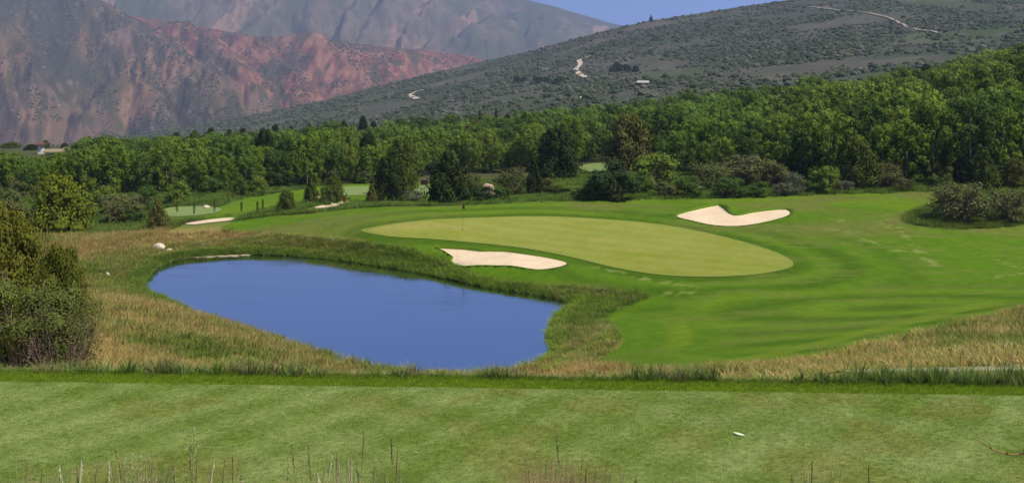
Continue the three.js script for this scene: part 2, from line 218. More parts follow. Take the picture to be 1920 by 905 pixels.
function groundColor(x, d) {
  const sm = mown.sd(x, d, 6), n1 = fbm(x * 0.5, d * 0.5, 4), n2 = fbm(x * 0.07 + 9, d * 0.07, 3), n3 = fbm(x * 2.2 + 3, d * 2.2, 3);
  // unmown rough, forest floor
  let t = tanness(x, d), c = mix3(COL.rough, mix3(COL.tan, COL.tanRed, ss(0.42, 0.62, fbm(x * 0.2 + 70, d * 0.2, 3))), t);
  c = mix3(c, COL.straw, t * ss(0.56, 0.72, n1));
  c = mix3(c, COL.litter, ss(112, 122, d) * ss(0.35, 0.6, n2 + 0.1) * 0.8);
  c = mix3(c, COL.mud, ss(-0.7, -0.1, pond.sd(x, d, 2)));
  // far holes
  const sf = fairFar.sd(x, d, 2); if (sf > -2) c = mix3(c, mix3(COL.mow, COL.mowLight, n2), ss(-0.4, 0.4, sf));
  // mown bank and fairway
  if (sm > -1) {
    const sg = green.sd(x, d, 14), band = 0.5 + 0.5 * Math.sin(sg * 1.45 + 3 * n2), fair = ss(74, 70, d + 3 * n2) * ss(9, 12, x), ring = 0.5 + 0.5 * Math.sin(Math.hypot((x - 22) * 0.55, d - 64) * 1.5 + 2 * n2);
    let m = mix3(COL.mow, COL.mowLight, 0.15 + 0.5 * ss(0.4, 0.65, n2) + 0.3 * (n1 - 0.4));
    m = mix3(m, COL.mowDark, 0.75 * band * ss(13, 3, -sg) * (1 - fair));
    m = mix3(m, mix3(COL.mowLight, COL.mowDark, ring), 0.6 * fair);
    m = mix3(m, [0.165, 0.225, 0.014], 0.55 * ss(0.25, 0.75, 0.5 + 0.5 * Math.sin(sm * 2.3 + 1.2 * n2)) * ss(5.6, 3.5, sm) * ss(6, 10, x) * ss(66, 60, d));
    m = mix3(m, COL.olive, 0.8 * ss(0.50, 0.70, fbm(x * 0.11 + 30, d * 0.2 + 11, 3)) * ss(88, 94, d) + 0.35 * ss(0.55, 0.7, fbm(x * 0.2 + 3, d * 0.35, 3)));
    m = mix3(m, COL.mowDark, 0.35 * ss(-2.2, -0.9, sg) * ss(-0.1, -0.5, sg));
    m = mix3(m, [0.14, 0.17, 0.03], 0.4 * ss(0.57, 0.66, fbm(x * 0.35 + 14, d * 0.9, 4)) * ss(8, 14, x));
    for (const [a, b] of drips) { const ex = b[0] - a[0], ey = b[1] - a[1], q = clamp(((x - a[0]) * ex + (d - a[1]) * ey) / (ex * ex + ey * ey)), l = Math.hypot(a[0] + ex * q - x, a[1] + ey * q - d); if (l < 1.2) m = mix3(m, [0.20, 0.23, 0.06], 0.6 * ss(0.7, 0.1, l) * ss(0.45, 0.62, n3)); }
    c = mix3(c, m, ss(-0.25, 0.25, sm + 0.7 * (n1 - 0.5)));
  }
  if (d < 17.5) c = mix3(c, mix3(COL.mow, COL.mowLight, n1), ss(1.5, 0.9, d - teeEdge(x)));
  const g = 0.80 + 0.40 * n3; c = [c[0] * g, c[1] * g, c[2] * g];
  const e = ss(0, 6, Math.min(x - MX0, MX1 - x, MD1 - d)); return mix3(COL.litter, c, e);
}
const groundMap = tex(2048, 2048, (u, v) => groundColor(lerp(MX0, MX1, u), lerp(MD0, MD1, v)));
groundMap.wrapS = groundMap.wrapT = THREE.ClampToEdgeWrapping;
const fineGround = fine.clone(); fineGround.repeat.set((MX1 - MX0) / 6, (MD1 - MD0) / 6); fineGround.needsUpdate = true;
const groundMat = new THREE.MeshPhysicalMaterial({ specularIntensity: 0.1,  map: groundMap, roughness: 0.95, bumpMap: fineGround, bumpScale: 0.025, side: THREE.DoubleSide });
const gx = span([[-4000, -1000, 500], [-1000, -200, 80], [-200, -75, 5], [-75, 70, 0.32], [70, 200, 5], [200, 1000, 80], [1000, 4000, 500]]);
const gd = span([[-3000, -300, 300], [-300, -20, 28], [-20, 15, 0.7], [15, 120, 0.32], [120, 320, 2.5], [320, 700, 40]]);
tag(mesh('ground', gridMesh(gx, gd, (x, d) => groundH(x, d) - (d > 300 ? (d - 300) * 0.15 : 0), null, (x, d) => [(x - MX0) / (MX1 - MX0), (d - MD0) / (MD1 - MD0)]), groundMat), 'rolling ground of mown banks and dry tan rough around the pond', 'ground', null, 'structure');

// tee in front, with its mowing stripes
let teeTurf;
{
  const turf = (x, d) => {
    const w = 1.1 * (fbm(x * 0.5, d * 0.5, 3) - 0.5), s = Math.sin((x - 0.78 * d + w) * 6.1 + 0.6), s2 = Math.sin((x + 1.5 * d + w) * 3.3), n2 = fbm(x * 0.8 + 5, d * 0.8, 3);
    const c = mix3([0.125, 0.182, 0.028], [0.215, 0.260, 0.078], clamp(0.48 + 0.21 * s * (0.4 + 1.2 * fbm(x * 0.7 + 20, d * 0.7, 2)) + 0.12 * s2 + 1.1 * (n2 - 0.5)));
    return mix3(c, [0.175, 0.172, 0.035], 0.45 * ss(0.52, 0.66, fbm(x * 0.9 + 60, d * 0.9, 3)));
  };
  const T = tex(2048, 640, (u, v) => { const x = -15 + u * 30, d = 8.5 + v * 7.6, c = turf(x, d), g = 0.78 + 0.44 * fbm(x * 9, d * 9, 3); return [c[0] * g, c[1] * g, c[2] * g]; });
  const fb = fine.clone(); fb.repeat.set(30 / 2.2, 7.6 / 2.2); fb.needsUpdate = true;
  const xs = span([[-15, 15, 0.4]]), ts = span([[0, 1, 0.04]]);
  const g = gridMesh(xs, ts, (x, t) => { const d = lerp(8.5, teeEdge(x) + 0.05 * (fbm(x * 2, 3, 2) - 0.5), t); return [x, landH(x, d) + 0.012, -d]; }, null, (x, t) => [(x + 15) / 30, (lerp(8.5, teeEdge(x), t) - 8.5) / 7.6]);
  tag(mesh('tee_lawn', g, new THREE.MeshPhysicalMaterial({ specularIntensity: 0.1,  map: T, bumpMap: fb, bumpScale: 0.006, roughness: 0.9, side: THREE.DoubleSide })), 'closely mown tee lawn with pale and dark diagonal mowing stripes', 'tee lawn', null, 'structure');
  teeTurf = turf;
}
// putting greens
{
  const gm = green, w = gm.x1 - gm.x0, l = gm.d1 - gm.d0;
  const T = tex(1024, 1024, (u, v) => { const x = gm.x0 + u * w, d = gm.d0 + v * l, n = fbm(x * 0.35, d * 0.35, 4), n2 = fbm(x * 0.12 + 8, d * 0.22, 3), n3 = fbm(x * 3, d * 3, 3), st = Math.sin((x * 0.5 + d) * 2.2), sd = gm.sd(x, d, 2);
    let c = mix3([0.188, 0.222, 0.025], [0.252, 0.262, 0.054], clamp(0.5 + 1.4 * (n - 0.5) + 0.16 * st)); c = mix3(c, [0.29, 0.26, 0.070], 0.65 * ss(0.5, 0.72, n2) * ss(83, 92, d)); c = mix3([0.20, 0.235, 0.040], c, ss(0.25, 0.6, sd)); const g = 0.88 + 0.24 * n3; return [c[0] * g, c[1] * g, c[2] * g]; });
  const g = patch(gm.p, (x, d) => H(x, d) + 0.035, 0.9); const uv = g.attributes.uv; for (let k = 0; k < uv.count; k++) uv.setXY(k, (uv.getX(k) - gm.x0) / w, (uv.getY(k) - gm.d0) / l);
  tag(mesh('putting_green', g, new THREE.MeshPhysicalMaterial({ specularIntensity: 0.1,  map: T, roughness: 0.9, side: THREE.DoubleSide })), 'large kidney shaped putting green of pale olive turf with the flagstick', 'putting green', null, 'structure');
  const labels = ['distant pale putting green beyond the dry rough beside young shrubs', 'distant pale putting green behind the dark junipers', 'small strip of pale far green showing between round shrubs'];
  farGreens.forEach((f, k) => tag(mesh('putting_green', patch(f.poly.p, (x, d) => H(x, d) + 0.05, 2), mat(0.19, 0.25, 0.075)), labels[k], 'putting green', null, 'structure'));
}
// bunkers
{
  const T = tex(512, 512, (u, v) => { const n = fbm(u * 9, v * 60, 3), m = hash2(u * 512 | 0, v * 512 | 0), k = 0.80 + 0.16 * n + 0.06 * m + 0.22 * (fbm(u * 3 + 7, v * 3, 2) - 0.35); return [0.73 * k, 0.565 * k, 0.365 * k]; }); T.wrapS = T.wrapT = THREE.RepeatWrapping;
  const B = tex(256, 256, (u, v) => { const n = fbm(u * 14, v * 14, 4); return [n, n, n]; }, false); B.wrapS = B.wrapT = THREE.RepeatWrapping;
  const sandMat = new THREE.MeshPhysicalMaterial({ specularIntensity: 0.1,  map: T, bumpMap: B, bumpScale: 0.05, roughness: 1, side: THREE.DoubleSide }), lipMat = mat(0.088, 0.160, 0.010);
  for (const b of bunkers) {
    const g = patch(b.poly.p, (x, d) => sandH(b, x, d) + 0.05, 0.35, 0.25), s = mesh('sand_bunker', g, sandMat); tag(s, b.label, 'sand bunker', null, 'structure');
    const L = new GB(), N = b.poly.p.length; let cx = 0, cd = 0; b.poly.p.forEach(p => { cx += p[0] / N; cd += p[1] / N; });
    b.poly.p.forEach(([x, d], k) => { const a = b.poly.p[(k + N - 1) % N], e = b.poly.p[(k + 1) % N]; let nx = -(e[1] - a[1]), nd = e[0] - a[0]; const l = Math.hypot(nx, nd); nx /= l; nd /= l; if (b.poly.sd(x + nx * 0.2, d + nd * 0.2) > 0) { nx = -nx; nd = -nd; } const r = rim(b, x, d), n = fbm(x * 3, d * 3, 2);
      L.v(x - nx * 0.12, sandH(b, x, d) - 0.1, -(d - nd * 0.12)); L.v(x - nx * 0.03, H(x, d) + 0.02 + 0.07 * r * n, -(d - nd * 0.03)); L.v(x + nx * 0.10, groundH(x + nx * 0.10, d + nd * 0.10) + 0.006 + 0.02 * n, -(d + nd * 0.10)); });
    for (let k = 0; k < N; k++) { const a = k * 3, e = ((k + 1) % N) * 3; L.i.push(a, e, e + 1, a, e + 1, a + 1, a + 1, e + 1, e + 2, a + 1, e + 2, a + 2); }
    mesh('lip', L.geo(), lipMat, s);
  }
  const sp = pxPoly([[348, 419], [395, 411.5], [436, 408], [434, 412.5], [392, 417.5], [360, 421.5]], 4);
  tag(mesh('sand_path', patch(sp.p, (x, d) => H(x, d) + 0.05, 0.8, 0.25), sandMat), 'strip of pale sandy path at the edge of the dry rough', 'path', null, 'structure');
}
// cart path on the slope above the fairway
{
  const xs = span([[6.6, 24, 0.4]]), ts = [-1, -0.5, 0, 0.5, 1];
  const g = gridMesh(xs, ts, (x, t) => { const d = 22.4 + 0.05 * (10 - x) + t * 0.95; return [x, H(x, d) + 0.045 - 0.03 * Math.abs(t), -d]; });
  tag(mesh('cart_path', g, mat(0.29, 0.275, 0.15)), 'pale cart path crossing the slope behind the tall green grass', 'path', null, 'structure');
}
// pond
{
  const N = tex(512, 512, (u, v) => { const n = 0.5 + 0.5 * Math.sin(Math.PI * 2 * (v * 34 + 0.6 * Math.sin(Math.PI * 4 * u))) * 0.35 + (fbm(u * 22, v * 60, 3) - 0.5); return [n, n, n]; }, false); N.wrapS = N.wrapT = THREE.RepeatWrapping;
  const RM = tex(512, 512, (u, v) => { const n = 0.12 + 0.9 * ss(0.45, 0.75, fbm(u * 7, v * 16, 4)); return [n, n, n]; }, false); RM.wrapS = RM.wrapT = THREE.MirroredRepeatWrapping; RM.repeat.set(0.35, 0.35);
  const m = new THREE.MeshPhysicalMaterial({ roughness: 0.16, metalness: 1, bumpMap: N, bumpScale: 0.0016, roughnessMap: RM, side: THREE.DoubleSide, ior: 1.33 }); m.color.setRGB(0.335, 0.42, 0.545);
  const out = pond.p.map(([x, d], k) => { const a = pond.p[(k + pond.p.length - 1) % pond.p.length], e = pond.p[(k + 1) % pond.p.length]; let nx = -(e[1] - a[1]), nd = e[0] - a[0]; const l = Math.hypot(nx, nd); nx /= l; nd /= l; if (pond.sd(x + nx * 0.2, d + nd * 0.2) > 0) { nx = -nx; nd = -nd; } return [x + nx * 0.8, d + nd * 0.8]; });
  tag(mesh('pond_water', patch(out, () => 0.03, 4, 0.12), m), 'still blue pond water in front of the putting green', 'pond', null, 'structure');
}

// ---------------------------------------------------------------- hills and mountains
const hillRidge = [[-900, 330], [-300, 300], [0, 284], [200, 262], [300, 246], [400, 229], [500, 210], [600, 189], [700, 163], [800, 139], [900, 116], [1000, 94], [1080, 72], [1150, 54], [1220, 39], [1300, 27], [1400, 11], [1480, 0], [1600, -22], [1920, -45], [2600, -60], [3200, -50]];
const hillFoot = px => 110 + (C - gridH(WX(px, 296), 296) + 4) / 296 * F;
function hillH(px, d) {
  const s = clamp((d - 296) / 1000), f = hillFoot(px), r = line(hillRidge, px), py = lerp(f, r, Math.pow(s, 0.62)), x = WX(px, d);
  let h = C - (py - YH) / F * d; const bump = ss(300, 450, d) * ss(1330, 1150, d);
  h += bump * (10 * (fbm(x * 0.006, d * 0.006, 4) - 0.5) + 3 * (fbm(x * 0.03, d * 0.03, 3) - 0.5));
  if (d > 1296) h = lerp(h, -140, ss(1296, 1700, d)); return h;
}
const hillPts = (px, d) => [WX(px, d), hillH(px, d), -d];
{
  const xs = span([[-1400, -200, 60], [-200, 2200, 7], [2200, 3600, 70]]), ds = span([[296, 600, 7], [600, 1296, 12], [1296, 1750, 60]]);
  const g = gridMesh(xs, ds, (px, d) => hillPts(px, d), (px, d) => {
    const x = WX(px, d), n = fbm(x * 0.012, d * 0.012, 4), m = fbm(x * 0.06 + 5, d * 0.05, 3), k = fbm(x * 0.003 + 8, d * 0.01, 3);
    let c = mix3([0.056, 0.067, 0.037], [0.088, 0.085, 0.062], ss(0.35, 0.65, n)); c = mix3(c, [0.050, 0.074, 0.026], 0.8 * ss(0.5, 0.64, k)); c = mix3(c, [0.13, 0.108, 0.082], 0.5 * ss(0.58, 0.72, m)); return c;
  });
  tag(mesh('sagebrush_hill', g, new THREE.MeshPhysicalMaterial({ specularIntensity: 0.1,  vertexColors: true, roughness: 1, side: THREE.DoubleSide })), 'grey green sagebrush hill rising behind the aspen wood', 'hill', null, 'structure');
}
const canyonRidge = [[-900, -260], [-200, -170], [0, -90], [110, -12], [150, 8], [200, 24], [330, 41], [420, 58], [520, 74], [600, 73], [700, 85], [800, 95], [870, 102], [912, 114], [960, 132], [1010, 155], [1100, 190]];
const canyonS = (px, py) => Math.pow(clamp((330 - py) / (330 - line(canyonRidge, px))), 1 / 0.9);
const spurs = [[[130, 5], [200, 72], [262, 130], [330, 172], [408, 218]], [[-40, 60], [20, 110], [58, 160], [66, 200]], [[165, 60], [120, 150], [70, 235]], [[330, 45], [385, 112], [440, 162], [482, 214]], [[520, 76], [592, 112], [652, 142], [704, 158]], [[235, 128], [262, 180], [300, 236]], [[440, 62], [500, 120], [560, 180]], [[205, 30], [290, 85], [345, 120]], [[250, 160], [200, 200], [150, 250]], [[600, 75], [640, 105], [690, 120], [790, 118]]].map(l => l.map(([px, py]) => [px, canyonS(px, py) * 300]));
const spurAmp = [85, 60, 40, 62, 60, 40, 40, 38, 36, 26], spurWide = [60, 50, 46, 46, 60, 34, 36, 30, 34, 40];
function canyonH(px, d) {
  const s = clamp((d - 1500) / 1300), r = line(canyonRidge, px), py = lerp(330, r, Math.pow(s, 0.9)), e = Math.sin(Math.PI * s), q = s * 300;
  const wx = px + 26 * (fbm(px * 0.03, q * 0.03, 3) - 0.5), wq = q + 26 * (fbm(px * 0.03 + 40, q * 0.03, 3) - 0.5);
  let h = C - (py - YH) / F * d, add = -26;
  spurs.forEach((l, k) => { let best = 1e9; for (let m = 1; m < l.length; m++) { const [ax, ay] = l[m - 1], ex = l[m][0] - ax, ey = l[m][1] - ay, t = clamp(((wx - ax) * ex + (wq - ay) * ey) / (ex * ex + ey * ey)); best = Math.min(best, Math.hypot(ax + ex * t - wx, ay + ey * t - wq)); } add = Math.max(add, -26 + (spurAmp[k] + 26) * Math.max(0, 1 - best / (1.9 * spurWide[k])) ); });
  h += ss(0, 0.12, s) * ss(1, 0.86, s) * (add * 0.85 + 18 * (ridged(wx * 0.016 + wq * 0.012, wq * 0.020 - wx * 0.006, 4) - 0.55)) + (0.3 + e) * 9 * (fbm(px * 0.09, q * 0.09, 4) - 0.5);
  if (d > 2800) h = lerp(h, -100, ss(2800, 3600, d)); return h;
}
const inPx = (poly, px, s) => poly.sd(px, s, 40);
const talus = [[[235, 130], [262, 175], [305, 232], [215, 240], [240, 190]], [[0, 130], [40, 140], [60, 195], [20, 200], [-40, 190]], [[110, 98], [160, 92], [165, 115], [115, 118]], [[30, 235], [80, 232], [90, 268], [20, 270]], [[262, 150], [330, 180], [400, 220], [330, 224]]].map(l => new Poly(l.map(([px, py]) => [px, canyonS(px, py) * 300])));
const veg = [[[50, -40], [135, -5], [152, 60], [130, 112], [92, 140], [58, 92]], [[60, 122], [150, 125], [212, 122], [226, 150], [180, 172], [100, 192], [0, 206], [-60, 205], [40, 172]], [[206, 58], [262, 80], [330, 120], [410, 150], [482, 166], [452, 182], [380, 166], [300, 142], [240, 106]], [[300, 205], [340, 190], [400, 214], [380, 235], [310, 238]], [[-60, -60], [20, -60], [30, 60], [0, 110], [-60, 90]], [[480, 150], [540, 120], [560, 150], [500, 190]]].map(l => new Poly(l.map(([px, py]) => [px, canyonS(px, py) * 300])));
const redScarp = new Poly([[150, 0.98], [330, 1.0], [520, 1.0], [700, 1.0], [920, 1.0], [900, 0.72], [700, 0.55], [560, 0.42], [470, 0.4], [420, 0.55], [330, 0.72], [220, 0.8]].map(([a, b]) => [a, b * 400]));
{
  const xs = span([[-1200, -60, 40], [-60, 1100, 3.2]]), ds = span([[1500, 2800, 12], [2800, 3700, 150]]);
  const g = gridMesh(xs, ds, (px, d) => [WX(px, d), canyonH(px, d), -d], (px, d) => {
    const s = (d - 1500) / 1300, n = fbm(px * 0.012 + 2, s * 5, 4), v = fbm(px * 0.10, s * 27, 4), f = fbm(px * 0.16, s * 44, 3), red = ss(-22, 22, redScarp.sd(px, s * 400, 60) + 50 * (n - 0.5));
    let c = mix3([0.088, 0.088, 0.050], [0.175, 0.135, 0.100], ss(0.38, 0.62, n));
    c = mix3(c, [0.060, 0.078, 0.044], 0.3 * ss(0.48, 0.58, fbm(px * 0.010 + 33, s * 3.2 + 7, 3)));
    c = mix3(c, [0.34, 0.21, 0.13], 0.7 * Math.max(...talus.map(t => ss(-10, 12, t.sd(px + 30 * (v - 0.5), s * 300 + 30 * (f - 0.5), 60)))));
    c = mix3(c, mix3([0.20, 0.090, 0.066], [0.33, 0.185, 0.130], ss(0.4, 0.62, v)), red);
    c = mix3(c, [0.058, 0.074, 0.046], 0.85 * Math.max(...veg.map(t => ss(-14, 14, t.sd(px + 60 * (fbm(px * 0.03, s * 9, 3) - 0.5), s * 300 + 60 * (fbm(px * 0.03 + 9, s * 9, 3) - 0.5) + 26 * (v - 0.5), 60)))));
    c = mix3(c, [0.23, 0.095, 0.070], red * ss(0.86, 0.97, s) * ss(0.3, 0.5, v));
    c = mix3(c, [0.32, 0.26, 0.22], 0.45 * ss(0.58, 0.70, f) * ss(0.45, 0.58, fbm(px * 0.02 + 9, s * 8, 3)));
    c = mix3(c, [0.07, 0.08, 0.048], 0.8 * ss(0.56, 0.66, fbm(px * 0.05 + 4, s * 15, 4)));
    return [c[0] * 0.78, c[1] * 0.67, c[2] * 0.58];
  });
  tag(mesh('canyon_mountain', g, new THREE.MeshPhysicalMaterial({ specularIntensity: 0.1,  vertexColors: true, roughness: 1, side: THREE.DoubleSide })), 'rugged mountain of red and grey rock with gullies above the valley', 'mountain', null, 'structure');
}
const farRidge = [[-1200, -320], [300, -190], [600, -110], [800, -55], [900, -25], [980, -2], [1030, 9], [1080, 24], [1130, 39], [1168, 49], [1240, 72], [1400, 140]];
function farH(px, d) {
  const s = clamp((d - 3000) / 1600), py = lerp(250, line(farRidge, px), Math.pow(s, 0.85)), e = Math.sin(Math.PI * s), w = 60 * (fbm(px * 0.01, s * 4, 3) - 0.5);
  let h = C - (py - YH) / F * d + e * (190 * (ridged((px + w - 210 * s) * 0.0105 + 1.3, s * 0.7, 2) - 0.55) + 60 * (ridged((px + w) * 0.03, s * 4, 3) - 0.5)) + (0.3 + e) * 20 * (fbm(px * 0.05, s * 30, 3) - 0.5);
  if (d > 4600) h = lerp(h, -100, ss(4600, 5600, d)); return h;
}
{
  const xs = span([[-1300, -60, 50], [-60, 1300, 5]]), ds = span([[3000, 4600, 20], [4600, 5700, 200]]);
  const g = gridMesh(xs, ds, (px, d) => [WX(px, d), farH(px, d), -d], (px, d) => {
    const s = (d - 3000) / 1600, n = fbm(px * 0.011 + 7, s * 6, 4), f = fbm(px * 0.06, s * 26, 3);
    let c = mix3([0.085, 0.105, 0.060], [0.17, 0.145, 0.10], ss(0.42, 0.60, n)); c = mix3(c, [0.34, 0.22, 0.16], 0.8 * ss(0.56, 0.68, fbm((px - 160 * s) * 0.022 + 30, s * 5, 4))); c = mix3(c, [0.06, 0.075, 0.05], 0.6 * ss(0.54, 0.66, f)); c = mix3(c, [0.055, 0.07, 0.045], 0.55 * ss(0.5, 0.62, fbm(px * 0.22, s * 90, 3))); return [c[0] * 0.78, c[1] * 0.72, c[2] * 0.66];
  });
  tag(mesh('far_mountain', g, new THREE.MeshPhysicalMaterial({ specularIntensity: 0.1,  vertexColors: true, roughness: 1, side: THREE.DoubleSide })), 'blue hazy mountain with tan spurs beyond the red canyon ridge', 'mountain', null, 'structure');
}
// dirt tracks on the hill, laid along photo sightlines onto the slope
function hillHit(px, py) { for (let d = 300; d < 1296; d += 2) if (hillH(px, d) >= WH(py, d)) return d; return 1290; }
function track(pts, width, label, tone = 1) {
  const c = new THREE.CatmullRomCurve3(pts.map(([px, py, w]) => { const d = hillHit(px, py); return new THREE.Vector3(WX(px, d), w ?? width, -d); })).getPoints(40), b = new GB();
  c.forEach((p, k) => { const q = c[Math.min(40, k + 1)], o = c[Math.max(0, k - 1)]; let nx = -(q.z - o.z), nz = q.x - o.x; const l = Math.hypot(nx, nz) || 1; nx /= l; nz /= l; for (const s of [-1, -0.33, 0.33, 1]) { const x = p.x + nx * s * p.y, z = p.z + nz * s * p.y; b.v(x, hillH(960 + x / -z * F, -z) + 0.9, z); } });
  for (let k = 0; k < 40; k++) for (let m = 0; m < 3; m++) { const a = k * 4 + m; b.i.push(a, a + 1, a + 5, a, a + 5, a + 4); }
  tag(mesh('dirt_track', b.geo(), mat(0.50 * tone, 0.42 * tone, 0.30 * tone)), label, 'track', null, 'structure');
}
track([[1108, 106], [1090, 112], [1088, 122], [1080, 132], [1086, 140], [1096, 147]], 2.0, 'pale dirt track bending down the middle of the sagebrush hill');
track([[792, 170], [777, 174], [769, 179], [774, 184], [782, 187]], 2.2, 'short hooked dirt track low on the sagebrush hill');
track([[1520, 14], [1570, 20], [1640, 28], [1675, 38], [1698, 50], [1720, 57], [1760, 64]], 1.15, 'long dirt track high across the sagebrush hill', 0.62);
track([[1097, 186], [1103, 180], [1112, 178]], 2.4, 'stub of dirt track just above the aspen tops');

// ---------------------------------------------------------------- scattered scrub far off
const tmpM = new THREE.Matrix4(), tmpQ = new THREE.Quaternion(), tmpE = new THREE.Euler(), tmpV = new THREE.Vector3(), tmpS = new THREE.Vector3(), tmpC = new THREE.Color();
function copies(name, geo, material, list, label, category) {   // list of [x, y, z, turn, sx, sy, r, g, b]
  const m = new THREE.InstancedMesh(geo, material, list.length); m.name = numbered(name); m.castShadow = m.receiveShadow = true;
  list.forEach((a, k) => { tmpM.compose(tmpV.set(a[0], a[1], a[2]), tmpQ.setFromEuler(tmpE.set(0, a[3], 0)), tmpS.set(a[4], a[5], a[4])); m.setMatrixAt(k, tmpM); m.setColorAt(k, tmpC.setRGB(a[6], a[7], a[8])); });
  scene.add(m); return tag(m, label, category, null, 'stuff');
}
function blob(seed) { const g = new THREE.IcosahedronGeometry(1, 1), p = g.attributes.position, r = rng(seed), m = new Map(); for (let k = 0; k < p.count; k++) { const key = [p.getX(k), p.getY(k), p.getZ(k)].map(v => v.toFixed(3)).join(); if (!m.has(key)) m.set(key, 0.7 + 0.5 * r()); const f = m.get(key); p.setXYZ(k, p.getX(k) * f, Math.max(-0.25, p.getY(k) * f) + 0.2, p.getZ(k) * f); } g.computeVertexNormals(); return g; }
const blobMat = mat(1, 1, 1, 1);
{
  const r = rng(5), L = [], L2 = [], L3 = [];
  for (let k = 0; k < 70000; k++) { const px = -100 + 2150 * r(), d = 330 + 960 * Math.pow(r(), 0.75), x = WX(px, d), n = fbm(x * 0.02 + 60, d * 0.013, 3); if (r() > ss(0.25, 0.62, n)) continue; const s = (0.5 + 1.1 * r() * r() + (r() < 0.10 ? 1.2 : 0)), dark = r() < 0.6, t = 0.75 + 0.5 * r(); const c = dark ? [0.042, 0.060, 0.027] : [0.085, 0.090, 0.060]; L.push([x, hillH(px, d), -d, r() * 6, s, s * (0.6 + 0.5 * r()), c[0] * t, c[1] * t, c[2] * t]); }
  copies('hill_scrub', blob(3), blobMat, L, 'grey and dark green scrub dotted over the sagebrush hill', 'scrub');
  for (let k = 0; k < 44000; k++) { const px = -60 + 1000 * r(), s0 = Math.pow(r(), 0.8), d = 1520 + 1270 * s0, n = fbm(px * 0.03 + 20, s0 * 12, 3); if (r() > ss(0.42, 0.62, n)) continue; const s = 1.0 + 2.0 * r() * r(), t = 0.7 + 0.6 * r(); L2.push([WX(px, d), canyonH(px, d) - 0.4, -d, r() * 6, s, s * (0.7 + 0.5 * r()), 0.055 * t, 0.062 * t, 0.038 * t]); }
  for (let k = 0; k < 5000; k++) { const px = -60 + 1000 * r(), s0 = Math.pow(r(), 0.8), d = 1520 + 1270 * s0, n = fbm(px * 0.035 + 90, s0 * 11, 3); if (r() > ss(0.48, 0.66, n)) continue; const s = 0.8 + 1.7 * r() * r(), t = 0.7 + 0.4 * r(), red = s0 > 0.5 && px > 300 ? 1 : 0; L3.push([WX(px, d), canyonH(px, d) - 0.5, -d, r() * 6, s, s * (0.8 + 0.9 * r()), (red ? 0.24 : 0.28) * t, (red ? 0.14 : 0.21) * t, (red ? 0.11 : 0.17) * t]); }
  copies('rock_outcrops', blob(6), blobMat, L3, 'pale rock outcrops scattered over the red canyon mountain', 'rocks');
  copies('mountain_scrub', blob(4), blobMat, L2, 'dark juniper scrub dotted over the red canyon mountain', 'scrub');
}

